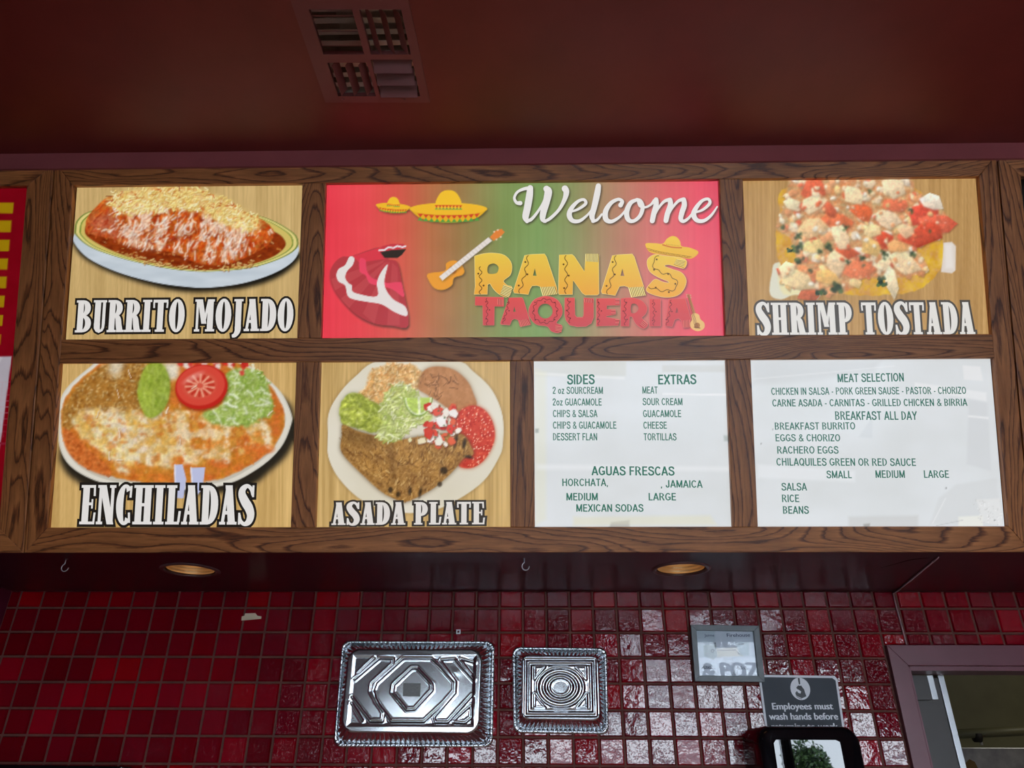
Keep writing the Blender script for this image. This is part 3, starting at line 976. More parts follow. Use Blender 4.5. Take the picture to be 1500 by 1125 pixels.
def set_sans(mb, frame, s, xl, yl, xr, yr, cap, n, bold=0.0):
    tot = sum(SANS[c][0] + .07 for c in s) - .07
    a, b = frame.px(xl, yl, n), frame.px(xr, yr, n)
    hl = frame.px(xl, yl - cap, n)[1] - a[1]; hr = frame.px(xr, yr - cap, n)[1] - b[1]
    x = 0.0
    for c in s:
        w, strips = SANS[c]
        for q, st in enumerate(strips):
            L, R = grow(st, bold) if bold else st
            def mp(p):
                t = (x + p[0]) / tot
                return (a[0] + (b[0] - a[0]) * t, a[1] + (b[1] - a[1]) * t + p[1] * (hl * (1 - t) + hr * t), n + q * 4e-6)
            k = len(L)
            mb.add([mp(p) for p in L] + [mp(p) for p in R], [(i, k + i, k + i + 1, i + 1) for i in range(k - 1)])
        x += w + .07

def pen(mb, F, n, pts, ws, col=None, round_=True, k=8):
    """A brush stroke through photograph points, half-widths in pixels."""
    if col is not None: mb.col = col
    c = catmull([tuple(p) + (w,) for p, w in zip(pts, ws)], k) if k else [tuple(p) + (w,) for p, w in zip(pts, ws)]
    L, R = [], []
    for i, p in enumerate(c):
        a, b = c[max(i - 1, 0)], c[min(i + 1, len(c) - 1)]
        dx, dy = b[0] - a[0], b[1] - a[1]; d = math.hypot(dx, dy) or 1
        nx, ny = -dy / d, dx / d
        L.append(F.px(p[0] + nx * p[2], p[1] + ny * p[2], n)); R.append(F.px(p[0] - nx * p[2], p[1] - ny * p[2], n))
    mb.strip(L, R, n)
    if round_:
        for e in (0, -1):
            p = c[e]
            mb.add([F.px(p[0] + p[2] * math.cos(t * .52), p[1] + p[2] * math.sin(t * .52), n) + (n,) for t in range(12)], [tuple(range(12))])

def panel(name, label, corners, group=None, n=-DEP, margin=.003, step=.0031, cat='sign'):
    """corners: photograph pixels TL, TR, BL, BR of the visible sheet."""
    q = [BOARD.px(x, y, n) for x, y in corners]
    u0, u1 = min(q[0][0], q[2][0]) - margin, max(q[1][0], q[3][0]) + margin
    v0, v1 = min(q[2][1], q[3][1]) - margin, max(q[0][1], q[1][1]) + margin
    cu, cv_ = (u0 + u1) / 2, (v0 + v1) / 2
    th = Thing(name, label, cat, BOARD, cu, cv_, n, group)
    w, h = (u1 - u0) / 2, (v1 - v0) / 2
    mb = MB(); mb.box(-w, w, -h, h, -.006, -.0006); mb.build('panel_sheet', M['dark'], th)
    return th, Canvas(th.F, -w, w, -h, h, 0.0, step)

# ------------------------------------------------------------------ the lit pictures
ALL = (slice(None), slice(None))
def zoomer(ox, oy, s): return lambda pts: [(ox + x / s, oy + y / s) for x, y in pts]

# burrito
th, cv = panel('picture_sign', 'lit picture of a burrito in red sauce, titled BURRITO MOJADO', ((115, 270), (442, 269), (98, 495), (434, 494)), 'dish pictures in the menu cabinet')
Z = zoomer(0, 220, 3.261)
cv.wood((204, 171, 112))
under = catmull(Z([(352, 420), (352, 450), (395, 510), (520, 580), (700, 640), (850, 672), (1000, 676), (1180, 656), (1320, 610), (1405, 550), (1430, 490), (1300, 420), (800, 330), (450, 330)]), 5, True)
m = blur(cv.mask(under, 1), 2.2); cv.fill(m, (16, 15, 12), .95)
dish = catmull(Z([(357, 400), (353, 440), (420, 515), (560, 582), (740, 632), (900, 654), (1010, 656), (1160, 636), (1300, 592), (1395, 535), (1428, 470), (1390, 400), (1240, 316), (900, 250), (600, 260), (430, 295)]), 5, True)
m = cv.mask(dish, 1.2)
cv.fill(m, np.stack([196 + 26 * (cv.noise(40, 10, 2) - .3), 206 + 24 * (cv.noise(40, 10, 2) - .3), 214 + 22 * (cv.noise(40, 10, 2) - .3)], -1))
rim = catmull(Z([(357, 372), (365, 410), (440, 468), (600, 522), (780, 562), (900, 577), (1010, 580), (1180, 566), (1310, 530), (1400, 485), (1426, 440), (1390, 385), (1235, 312), (900, 250), (600, 250), (430, 292), (372, 330)]), 5, True)
cv.poly(rim, (120, 136, 62), 1.0)
cx, cy = Z([(890, 420)])[0]
def shrink(p, k, dy=0): return [(cx + (x - cx) * k, cy + (y - cy) * k + dy) for x, y in p]
cv.poly(shrink(rim, .985), (226, 212, 132), 1.0)
cv.poly(shrink(rim, .955), (128, 146, 58), .8)
cv.poly(shrink(rim, .942), (214, 192, 104), 1.0)
sauce = catmull(Z([(405, 385), (440, 430), (560, 490), (720, 535), (880, 565), (1000, 572), (1160, 555), (1290, 515), (1355, 470), (1360, 430), (1300, 385), (1100, 330), (700, 300), (450, 330)]), 5, True)
n1 = cv.noise(9, 4, 4); n2 = cv.noise(3, 2, 6)
cv.poly(sauce, np.stack([128 + 70 * (n1 - .4), 44 + 46 * (n1 - .4), 12 + 16 * (n1 - .4)], -1), 1.5)
sm = cv.mask(sauce, 1)
cv.shreds(150, sm * (n2 > .5), (1.5, 6), (.4, 1.0), .3, .6, [(206, 120, 50), (226, 170, 84), (176, 84, 34), (236, 206, 140)], .75)
cv.shreds(70, cv.mask(Z([(560, 480), (760, 530), (1000, 560), (1240, 520), (1250, 550), (1000, 578), (700, 545)]), 1), (2, 7), (.5, 1.3), .1, .5, [(240, 214, 140), (222, 180, 96)], .8, (110, 34, 8))
body = catmull(Z([(410, 370), (418, 320), (465, 265), (520, 222), (600, 205), (740, 180), (880, 182), (1000, 204), (1150, 285), (1262, 338), (1302, 385), (1292, 440), (1215, 492), (1080, 545), (950, 540), (800, 482), (640, 462), (540, 424), (430, 400)]), 5, True)
bm = cv.mask(body, 2)
n3 = cv.noise(7, 5, 8); n4 = cv.noise(3, 3, 11)
cv.fill(bm, np.stack([196 + 90 * (n3 - .5), 74 + 90 * (n4 - .5) + 30 * n3, 28 + 50 * (n4 - .5)], -1))
pinkish = blur(cv.mask(Z([(420, 380), (440, 310), (540, 300), (600, 420), (540, 420), (430, 400)]), 2), 4)
cv.fill(pinkish * bm, np.stack([188 + 80 * (n4 - .5), 104 + 90 * (n4 - .5), 84 + 80 * (n4 - .5)], -1), .7)
low = np.clip((cv.Y - 290) / 60, 0, 1)
top = cv.mask(catmull(Z([(500, 235), (600, 200), (740, 178), (900, 180), (1010, 206), (1160, 288), (1240, 335), (1215, 390), (1080, 360), (960, 300), (820, 280), (700, 300), (600, 300), (540, 270)]), 5, True), 6)
cv.fill(blur(top, 3), (226, 190, 102), .55)
def ang(x, y): return 2.0 + (x - 260) * -.0035 + (.25 if y < 300 else 0)
cv.shreds(300, bm, (5, 12), (.6, 1.5), ang, .35, [(196, 66, 26), (214, 96, 40), (228, 132, 56), (178, 52, 20)], .65, (140, 34, 8), .4, None, 1.5)
mid = cv.mask(catmull(Z([(560, 240), (700, 260), (900, 290), (1100, 340), (1220, 380), (1200, 480), (1080, 520), (940, 530), (820, 475), (690, 472), (560, 420), (520, 330)]), 5, True), 5)
drip = np.clip((cv.noise(9, 40, 22, 3, cv.X + .25 * cv.Y) - .44) * 7, 0, 1) * np.clip((cv.noise(5, 9, 23, 2) - .25) * 4, 0, 1)
cv.fill(drip * blur(mid, 2), np.stack([246 + 20 * (n4 - .5), 222 + 50 * (n4 - .5), 200 + 70 * (n4 - .5)], -1), .8)
cv.shreds(300, mid * (.25 + drip), (4, 13), (.5, 1.4), ang, .35, [(250, 240, 226), (246, 226, 206), (240, 210, 176), (252, 246, 238)], .8, (170, 70, 34), .5, None, 1.4)
cream = np.clip((cv.noise(8, 5, 27, 3) - .3) * 4, 0, 1)
cv.fill(blur(top, 2) * cream, np.stack([246 + 16 * (n4 - .5), 224 + 40 * (n4 - .5), 150 + 70 * (n4 - .5)], -1), .8)
cv.shreds(520, blur(top, 2), (3, 9), (.45, 1.1), lambda x, y: 2.6 + (x - 250) * -.002, .7, [(250, 238, 170), (246, 226, 142), (252, 246, 200), (238, 210, 124)], .85, (200, 146, 62), .6, None, 1.2)
cv.shreds(70, bm * low, (3, 8), (.5, 1.1), ang, .5, [(255, 250, 240), (255, 240, 214)], .85)
cv.shreds(60, bm * (1 - blur(top, 2)) * (1 - drip), (3, 8), (.5, 1.1), 2.2, .8, [(126, 22, 8), (120, 40, 16)], .6)
cv.finish(cv.mask(sauce, 2) * .6 + bm * .4, .14, .55)
cv.build('printed_picture', M['print'], th)
slab_title(th, 'BURRITO MOJADO', 109.5, 487, 429, 484.5, 47, .0008)

# shrimp tostada
th, cv = panel('picture_sign', 'lit picture of a shrimp and tomato tostada, titled SHRIMP TOSTADA', ((1089, 265), (1426, 262), (1097, 491), (1447, 491)), 'dish pictures in the menu cabinet')
Z = zoomer(1060, 220, 3.409)
cv.wood((188, 146, 90))
cv.poly(catmull(Z([(275, 560), (240, 620), (232, 720), (290, 745), (360, 720), (470, 745), (480, 620)]), 5, True), (226, 222, 200), 2)
cv.poly(catmull(Z([(300, 560), (270, 600), (300, 720), (420, 690)]), 4, True), (236, 226, 178), 4)
base = catmull(Z([(330, 180), (280, 330), (262, 430), (275, 550), (340, 640), (480, 700), (650, 722), (860, 722), (980, 690), (1070, 610), (1100, 520), (1090, 420), (1040, 280), (900, 180)]), 5, True)
nb = cv.noise(12, None, 3); nc = cv.noise(4, None, 5)
cv.poly(base, np.stack([222 + 40 * (nb - .5), 172 + 70 * (nb - .5), 66 + 80 * (nc - .5)], -1), 2.0, warp=2)
cv.poly(Z([(1098, 462), (1140, 458), (1160, 480), (1158, 600), (1140, 615), (1086, 608), (1094, 540)]), (228, 216, 204), 1.6)
cv.poly(Z([(1105, 470), (1140, 470), (1148, 590), (1108, 590)]), (240, 232, 224), 5, .8)
pile = cv.mask(catmull(Z([(325, 160), (300, 270), (262, 390), (330, 440), (360, 560), (270, 600), (330, 680), (450, 700), (560, 720), (650, 690), (700, 640), (860, 640), (1000, 610), (1010, 560), (960, 480), (1090, 430), (1130, 360), (1060, 270), (960, 200), (880, 130), (340, 130)]), 5, True), 4)
cv.fill(pile, np.stack([214 + 60 * (nb - .5), 150 + 90 * (nc - .5), 104 + 90 * (nc - .5)], -1), .9)
W, O, R_, T, G = (236, 212, 178), (226, 156, 108), (212, 92, 62), (236, 194, 132), (58, 78, 54)
rs = cv.rs
ys_, xs_ = np.where(pile > .5)
for q in rs.choice(len(ys_), 260):
    x, y = cv.X[ys_[q], xs_[q]], cv.Y[ys_[q], xs_[q]]
    c = [W, W, T, T, O, O, R_, (220, 120, 84), (242, 226, 204), (218, 146, 98)][rs.randint(10)]
    if y < 325 and rs.rand() < .6: cv.morsel(x, y, 2.6 + 2.2 * rs.rand(), 1.2, rs.rand() * 3, [W, (244, 234, 206), (232, 204, 160)][rs.randint(3)], 7)
    else: cv.morsel(x, y, 3.4 + 3.6 * rs.rand(), 1 + .7 * rs.rand(), rs.rand() * 3, c)
for (x, y, r, asp, rot, c) in [(450, 200, 55, 1.5, -.6, R_), (690, 310, 50, 1.3, .3, (216, 92, 50)), (560, 350, 52, 1.6, .2, (222, 104, 60)), (1000, 320, 62, 1.7, -.35, (204, 64, 48)), (1060, 365, 60, 1.6, .1, (214, 88, 62)), (1000, 415, 60, 1.9, -.2, (210, 76, 52)),
                               (860, 270, 40, 1.7, .1, (214, 96, 62)), (800, 440, 42, 1.3, .7, (206, 66, 40)), (680, 600, 62, 1.3, 0, (222, 118, 78)), (610, 510, 38, 1.8, .1, (208, 84, 50)), (420, 620, 36, 2, .5, (224, 130, 80)), (520, 290, 34, 1.7, .8, (206, 92, 62)), (430, 720, 40, 1.7, .1, (202, 110, 76))]:
    p = Z([(x, y)])[0]; cv.morsel(p[0], p[1], r / 3.409 * .95, asp, rot, c, 7, None, .94, .4)
for (x, y, r, asp, rot, c) in [(590, 440, 55, 1.5, .9, W), (740, 400, 45, 1.2, -.3, (238, 214, 164)), (560, 560, 75, 1.1, .6, (236, 212, 178)), (455, 475, 45, 1.5, -.3, (240, 214, 150)), (460, 385, 60, 1.6, -.2, (238, 204, 160)), (740, 480, 55, 1.2, .3, (226, 190, 122)), (900, 560, 75, 1.3, .5, (240, 214, 176)), (820, 340, 55, 1.4, .2, (240, 218, 190)), (800, 570, 45, 1, .8, (242, 224, 190)),
                               (840, 650, 50, 2, 1.35, (240, 226, 196)), (370, 650, 62, 1.7, .4, (240, 220, 176)), (320, 600, 45, 1, .3, (244, 228, 190)), (910, 400, 45, 1.3, .4, (234, 196, 160)), (650, 225, 55, 1.3, .2, (244, 226, 190)), (850, 190, 55, 1.8, .5, (238, 220, 190)), (1040, 260, 45, 1.7, .4, (244, 236, 226)), (450, 270, 55, 1.5, -.4, (244, 224, 190)), (340, 270, 40, 1.3, .4, (244, 236, 206)), (520, 640, 45, 1.7, .4, (236, 192, 120)), (660, 660, 30, 1.6, .2, (240, 214, 160)), (870, 480, 40, 1.5, .2, (230, 170, 110))]:
    p = Z([(x, y)])[0]; cv.morsel(p[0], p[1], r / 3.409 * .86, asp, rot, (c[0] * .98, c[1] * .95, c[2] * .9), 6, None, .94, .4)
for q in rs.choice(len(ys_), 70):
    x, y = cv.X[ys_[q], xs_[q]], cv.Y[ys_[q], xs_[q]]
    cv.morsel(x, y, 1.6 + 2.0 * rs.rand(), 1 + .8 * rs.rand(), rs.rand() * 3, [W, O, T, (214, 100, 66), (246, 236, 216)][rs.randint(5)], 7)
gm = 0
for (x, y, r) in [(375, 430, 22), (370, 490, 34), (375, 550, 26), (330, 500, 20), (520, 480, 26), (480, 505, 16), (570, 690, 44), (475, 705, 30), (795, 655, 34), (690, 545, 24), (620, 555, 16), (945, 518, 20), (803, 520, 24), (940, 305, 16), (296, 388, 16), (610, 385, 18), (730, 205, 12), (1030, 405, 10), (430, 600, 16)]:
    p = Z([(x, y)])[0]
    for k in range(9): cv.chip(p[0] + rs.randn() * r / 9, p[1] + rs.randn() * r / 9, r / 3.409 * .32, [G, (70, 100, 58), (38, 56, 40)][k % 3], .85, 7, 1.0, 1.3)
cv.shreds(50, pile, (.8, 2), (.4, .8), 0, 2, [(254, 250, 240)], .7)
cv.finish(blur(pile, 1), .12, .75)
cv.fill(blur(pile, 1), (226, 190, 150), .10)
cv.build('printed_picture', M['print'], th)
slab_title(th, 'SHRIMP TOSTADA', 1109, 490.5, 1428, 489.5, 47, .0008, (232, 228, 222), (84, 78, 72))

# enchiladas
th, cv = panel('picture_sign', 'lit picture of cheesy enchiladas with a tomato slice, titled ENCHILADAS', ((92, 532), (433, 531), (76, 772), (425, 771)), 'dish pictures in the menu cabinet')
Z = zoomer(0, 500, 3.261)
cv.wood((206, 168, 104))
sh = catmull(Z([(290, 500), (300, 600), (370, 670), (500, 720), (1100, 720), (1300, 610), (1395, 500), (1410, 380), (1300, 240), (700, 100), (400, 200)]), 5, True)
cv.fill(blur(cv.mask(sh, 1), 2.5), (26, 24, 20), .92)
pl = catmull(Z([(300, 250), (283, 380), (284, 500), (330, 590), (430, 655), (560, 690), (800, 710), (1060, 690), (1230, 610), (1340, 510), (1390, 400), (1390, 340), (1340, 240), (1240, 150), (1130, 90), (900, 40), (560, 50), (420, 130)]), 5, True)
cv.poly(pl, (216, 210, 196), 1.4)
pcx, pcy = Z([(840, 390)])[0]
def shr(p, k): return [(pcx + (x - pcx) * k, pcy + (y - pcy) * k) for x, y in p]
cv.poly(shr(pl, .985), (226, 220, 206), 1.0)
cv.poly(shr(pl, .945), (200, 192, 176), 1.6)
a1 = cv.noise(14, None, 3); a2 = cv.noise(4, None, 4); a3 = cv.noise(26, 20, 6, 2)
food = catmull(Z([(300, 300), (292, 420), (320, 510), (390, 590), (520, 640), (640, 668), (840, 680), (1040, 660), (1200, 590), (1310, 500), (1360, 400), (1345, 300), (1280, 200), (1150, 110), (900, 60), (560, 70), (420, 150), (340, 230)]), 5, True)
fm = cv.poly(food, np.stack([206 + 30 * (a2 - .5), 112 + 44 * (a1 - .5) + 16 * a2, 44 + 30 * (a2 - .5)], -1), 2.5, warp=1.5)
rice = cv.mask(catmull(Z([(310, 300), (420, 170), (560, 80), (700, 90), (690, 300), (600, 360), (440, 330), (330, 420), (300, 400)]), 5, True), 4)
cv.fill(rice, (176, 122, 52)); cv.shreds(560, rice, (2, 4.5), (.5, 1.0), 0, 2, [(206, 160, 84), (228, 190, 120), (168, 108, 40), (140, 84, 28), (236, 214, 160)], .9, (110, 66, 20))
beans = cv.mask(catmull(Z([(300, 420), (350, 440), (430, 520), (520, 600), (520, 645), (400, 600), (320, 520)]), 5, True), 4)
cv.fill(beans, np.stack([200 + 70 * (a2 - .5), 104 + 60 * (a2 - .5), 44 + 40 * (a2 - .5)], -1))
chz = cv.mask(catmull(Z([(340, 380), (430, 330), (600, 340), (720, 340), (860, 340), (900, 480), (880, 590), (760, 600), (640, 570), (610, 640), (560, 600), (480, 520), (400, 460)]), 5, True), 6, warp=4, wscale=7)
cv.fill(chz * np.clip((a3 - .2) * 4, 0, 1), np.stack([232 + 26 * (a2 - .5), 218 + 40 * (a2 - .5), 180 + 70 * (a1 - .5)], -1), .92)
gold = np.clip((cv.noise(12, 10, 31, 3) - .52) * 8, 0, 1)
cv.fill(gold * blur(chz, 3), np.stack([222 + 30 * (a2 - .5), 176 + 50 * (a2 - .5), 78 + 60 * (a2 - .5)], -1), .75)
pat = blur(cv.mask(catmull(Z([(690, 440), (790, 410), (850, 440), (850, 560), (770, 590), (690, 560)]), 5, True), 3), 5)
cv.fill(pat, np.stack([208 + 40 * (a2 - .5), 160 + 50 * (a2 - .5), 66 + 40 * a2], -1), .75)
for (c0, c1, w) in (((870, 330), (860, 580), 52), ((1060, 390), (1050, 580), 55), ((1230, 380), (1250, 510), 60)):
    (x0, y0), (x1, y1) = Z([c0, c1]); w /= 3.261
    rl = cv.mask([(x0 - w * .7, y0), (x0 + w * .7, y0), (x1 + w, y1 - 2), (x1 + w * .5, y1 + 7), (x1 - w * .5, y1 + 7), (x1 - w, y1 - 2)], 4, warp=2)
    cv.fill(blur(rl, 3), (150, 66, 14), .35)
    cv.fill(rl, np.stack([222 + 50 * (a2 - .5), 158 + 70 * (a1 - .5), 80 + 90 * (a1 - .5)], -1), .9)
    cv.ell(x1, y1, w * .95, 8, (214, 102, 40), .1, 4, .8)
    hl = cv.mask([(x0 + w * .2, y0), (x0 + w * .7, y0), (x1 + w * .8, y1), (x1 + w * .3, y1)], 4, warp=2)
    cv.fill(hl * np.clip((a2 - .3) * 3, 0, 1), (240, 226, 200), .9)
cv.shreds(200, fm * blur(cv.mask(catmull(Z([(680, 320), (900, 300), (1000, 330), (1250, 380), (1290, 500), (1100, 560), (900, 560), (680, 600)]), 5, True), 3), 3), (2, 6), (.6, 1.4), 1.7, .8, [(238, 216, 166), (228, 186, 100), (224, 150, 66), (246, 236, 210), (210, 120, 46)], .55, None, .5, None, 2.2)
cv.shreds(120, fm * chz, (2, 6), (.6, 1.5), .8, 1.2, [(246, 240, 222), (240, 226, 190), (216, 206, 180)], .5, None, .6, None, 2.2)
wide = cv.mask(catmull(Z([(360, 370), (470, 320), (720, 330), (1000, 350), (1240, 380), (1290, 470), (1180, 520), (1060, 560), (900, 590), (720, 600), (600, 600), (470, 510)]), 5, True), 8, warp=5, wscale=9)
melt = np.clip((cv.noise(15, 13, 44, 3, cv.X + .3 * cv.Y) - .44) * 6, 0, 1)
cv.fill(melt * wide * fm, np.stack([238 + 24 * (a2 - .5), 222 + 36 * (a2 - .5), 182 + 60 * (a1 - .5)], -1), .72)
amber = np.clip((cv.noise(11, 12, 47, 3) - .53) * 8, 0, 1)
cv.fill(amber * wide * fm, np.stack([216 + 30 * (a2 - .5), 160 + 40 * (a2 - .5), 66 + 40 * (a2 - .5)], -1), .6)
hole = np.clip((cv.noise(8, 6, 37, 3) - .6) * 9, 0, 1)
cv.fill(hole * blur(chz, 2), (200, 110, 44), .6)
cv.shreds(90, beans, (2, 4), (.6, 1.2), .6, .8, [(226, 140, 74), (160, 70, 22)], .7)
cv.fill(blur(cv.mask(Z([(520, 70), (600, 80), (570, 170), (520, 160)]), 2), 3), (232, 226, 206), .8)
cv.fill(blur(cv.mask(Z([(760, 100), (860, 100), (850, 180), (800, 190)]), 2), 2), (236, 232, 216), .9)
tx, ty = Z([(962, 218)])[0]
gu = cv.mask(catmull(Z([(735, 100), (775, 108), (808, 170), (812, 250), (786, 320), (742, 360), (705, 362), (680, 330), (656, 250), (672, 170), (698, 118)]), 5, True), 1.6)
cv.fill(blur(gu, 2.5), (70, 70, 20), .5); cv.fill(gu, np.stack([150 + 50 * (a2 - .5) + .35 * (tx - 60 - cv.X), 168 + 46 * (a2 - .5) + .3 * (tx - 60 - cv.X), 62 + 40 * (a2 - .5)], -1))
cv.shreds(60, gu * blur(gu, 3), (4, 12), (.8, 1.8), 1.4, .3, [(176, 190, 84), (120, 146, 40), (190, 204, 110)], .45, None, .2, None, 2.5)
lt = cv.mask(catmull(Z([(1080, 160), (1150, 130), (1250, 150), (1290, 240), (1300, 350), (1240, 370), (1190, 400), (1100, 400), (1010, 390), (970, 340), (1060, 300)]), 5, True), 4)
cv.fill(lt, (164, 184, 92)); cv.shreds(420, lt, (3, 10), (.4, 1.1), .6, 1.0, [(200, 218, 128), (226, 234, 180), (156, 186, 80), (132, 164, 62), (236, 242, 210)], .8, (100, 122, 40), .8)
cv.shreds(14, blur(lt, 3), (8, 20), (1, 2), .8, .6, [(236, 240, 220)], .7)
for k in range(26): cv.chip(*Z([(850 + 330 * rs.rand(), 100 + 26 * rs.rand() + (40 if k % 3 == 0 else 0) * (k % 2))])[0], 4 + 2 * rs.rand(), [(208, 58, 44), (236, 220, 210), (196, 44, 34)][k % 3], .9)
cv.ell(tx + 1, ty + 2, 39, 33.5, (110, 30, 10), -.2, 4, .6)
cv.ell(tx, ty, 38.5, 32.5, (196, 40, 30), -.2, 1.4); cv.ell(tx - 1, ty - 2, 35.5, 29, (218, 74, 58), -.2, 2)
cv.ell(tx - 2, ty - 2, 25, 19, (216, 96, 74), -.2, 4, .7)
for k in range(11):
    a = k * .571 + .2; cs, sn = math.cos(a), math.sin(a)
    cv.seg([(tx - 2 + cs * 6, ty - 2 + sn * 5), (tx - 2 + cs * 21, ty - 2 + sn * 16)], 1.4, (240, 170, 140), .8, 1.5)
    cv.seg([(tx - 2 + math.cos(a + .28) * 13, ty - 2 + math.sin(a + .28) * 10), (tx - 2 + math.cos(a + .28) * 20, ty - 2 + math.sin(a + .28) * 15)], 1.8, (186, 40, 26), .7, 2)
cv.ell(tx - 12, ty - 14, 14, 4, (250, 190, 180), -.5, 5, .5)
cv.shreds(60, fm * cv.mask(Z([(540, 620), (800, 640), (1100, 600), (1290, 520), (1330, 540), (1100, 660), (800, 690), (560, 660)]), 3), (3, 8), (.6, 1.2), .1, .4, [(224, 130, 44), (190, 84, 22)], .6)
cv.finish(fm * (1 - cv.ellm(tx, ty, 39, 33, -.2)), .13, .7)
cv.shreds(10, fm, (8, 14), (.6, 1.2), 1.8, .8, [(240, 230, 210)], .7, (150, 70, 20))
for pts in (((835, 590), (872, 588), (890, 660), (876, 750), (838, 748)), ((912, 604), (980, 602), (968, 700), (940, 740), (918, 680))):
    cv.poly(Z(pts), (192, 196, 226), 1.4); q = Z(pts); cv.seg([q[0], q[-1]], 1.3, (232, 232, 246), .8)
cv.build('printed_picture', M['print'], th)
slab_title(th, 'ENCHILADAS', 116, 768, 371, 768.5, 57.5, .0008)

# asada plate
th, cv = panel('picture_sign', 'lit picture of grilled steak, guacamole and beans, titled ASADA PLATE', ((470, 531), (746, 531), (462, 772), (748, 771)), 'dish pictures in the menu cabinet')
Z = zoomer(440, 510, 4.018)
cv.wood((206, 170, 108))
pl = Z(catmull([(165, 390), (162, 520), (165, 640), (230, 770), (370, 900), (560, 965), (760, 960), (920, 895), (1080, 780), (1170, 640), (1192, 560), (1190, 400), (1130, 250), (1020, 140), (900, 70), (480, 70), (320, 170), (220, 280)], 5, True))
cv.fill(blur(cv.mask(pl, 1, grow=1.5), 1.5), (150, 120, 70), .6)
b1 = cv.noise(60, None, 3, 2); b2 = cv.noise(5, None, 5); b3 = cv.noise(2.4, None, 7, 2); b4 = cv.noise(12, None, 9)
cv.poly(pl, np.stack([228 + 14 * (b1 - .5), 220 + 16 * (b1 - .5), 200 + 24 * (b1 - .5)], -1), 1.2)
pcx, pcy = Z([(680, 520)])[0]
cv.fill(blur(cv.mask(shr(pl, .86), 2), 4) , (220, 210, 190), .5)
rice = cv.mask(Z(catmull([(380, 240), (410, 150), (500, 95), (620, 90), (710, 130), (720, 230), (600, 250), (540, 290), (460, 330), (400, 310), (330, 270)], 5, True)), 5, warp=3)
cv.fill(rice, (224, 178, 112)); cv.shreds(300, rice, (2.5, 6), (.6, 1.1), 0, 2, [(240, 204, 146), (230, 176, 104), (250, 224, 176), (214, 150, 84)], .9, (176, 120, 60))
bn = Z(catmull([(700, 190), (730, 130), (800, 108), (900, 125), (980, 190), (1020, 270), (1035, 340), (960, 390), (900, 380), (820, 320), (740, 270), (695, 240)], 5, True))
cv.fill(blur(cv.mask(bn, 1, grow=1), 2), (120, 80, 40), .5)
bmk = cv.poly(bn, np.stack([188 + 36 * (b2 - .5), 128 + 34 * (b2 - .5), 78 + 30 * (b2 - .5)], -1), 2.2)
cv.shreds(50, bmk * cv.mask(Z([(690, 130), (950, 150), (900, 230), (850, 330), (700, 250)]), 6), (3, 12), (.4, .9), .5, .9, [(130, 82, 44), (112, 70, 38), (210, 152, 100)], .7)
sl = Z(catmull([(900, 440), (940, 370), (1010, 338), (1080, 360), (1130, 430), (1145, 520), (1120, 600), (1070, 670), (1000, 706), (930, 690), (960, 620), (920, 520)], 5, True))
cv.fill(blur(cv.mask(sl, 1, grow=1.2), 1.5), (176, 70, 30), .6)
smk = cv.poly(sl, np.stack([208 + 40 * (b2 - .5), 62 + 50 * (b2 - .5), 40 + 34 * (b2 - .5)], -1), 1.8)
cv.shreds(200, smk * blur(smk, 4), (.6, 2), (.4, .8), 0, 2, [(244, 170, 130), (236, 120, 84), (250, 214, 180), (170, 30, 16)], .85)
st = Z(catmull([(250, 450), (330, 485), (420, 510), (560, 540), (700, 520), (860, 500), (960, 510), (1010, 590), (1015, 630), (960, 650), (920, 700), (850, 770), (760, 840), (620, 905), (560, 890), (470, 840), (370, 750), (270, 650), (236, 590), (245, 510)], 5, True))
cv.fill(blur(cv.mask(st, 1, grow=1), 1.8), (74, 52, 24), .6)
cxm, cym = Z([(540, 620)])[0]
stm = cv.mask(st, 1.6)
cv.fill(stm, np.stack([166 + 66 * (b3 - .5) + 60 * (b4 - .5), 120 + 62 * (b3 - .5) + 48 * (b4 - .5), 60 + 50 * (b3 - .5) + 22 * (b4 - .5)], -1))
cv.shreds(420, stm * blur(stm, 2), (2, 9), (.4, .9), lambda x, y: 1.9 if x > cxm else 1.0, .35, [(198, 152, 84), (176, 126, 64), (116, 74, 32), (222, 184, 116), (100, 66, 30)], .65)
cv.fill(blur(cv.mask(Z([(520, 560), (545, 540), (560, 780), (535, 800)]), 2), 2), (92, 62, 30), .5)
cv.fill(blur(cv.mask(Z([(250, 470), (420, 520), (500, 550), (420, 570), (260, 560)]), 2), 4) * stm, (106, 76, 36), .6)
for (x, y, w, h) in [(845, 720, 22, 22), (915, 545, 10, 45), (965, 560, 12, 30), (530, 835, 14, 18), (575, 860, 12, 18), (645, 840, 10, 22), (705, 850, 10, 30), (820, 800, 14, 16), (990, 640, 26, 10)]:
    cv.ell(*Z([(x, y)])[0], w / 4, h / 4, (40, 28, 14), .2, 2.5, .75)
for k in range(5):
    q = Z([(260 + k * 90, 590 + k * 18), (330 + k * 90, 640 + k * 16)]); cv.seg(q, 1.0, (88, 54, 22), .45, 2)
gu = cv.mask(Z(catmull([(232, 340), (270, 280), (330, 262), (400, 300), (470, 340), (500, 400), (490, 460), (420, 500), (370, 480), (300, 460), (240, 440)], 5, True)), 2.5, warp=1.5)
cv.fill(blur(gu, 2), (60, 62, 16), .45)
bb = np.clip(cv.noise(7, None, 14) * .5 + .75 * np.abs(cv.noise(11, 9, 15, 3) - .5) * 2 + .08, 0, 1)
cv.fill(gu, np.stack([158 + 130 * (bb - .5), 168 + 120 * (bb - .5), 64 + 80 * (bb - .5)], -1))
cv.shreds(70, gu * blur(gu, 2), (2, 6), (.6, 1.3), .4, 1, [(206, 212, 110), (116, 132, 34), (220, 222, 140)], .6, None, .4, None, 1.8)
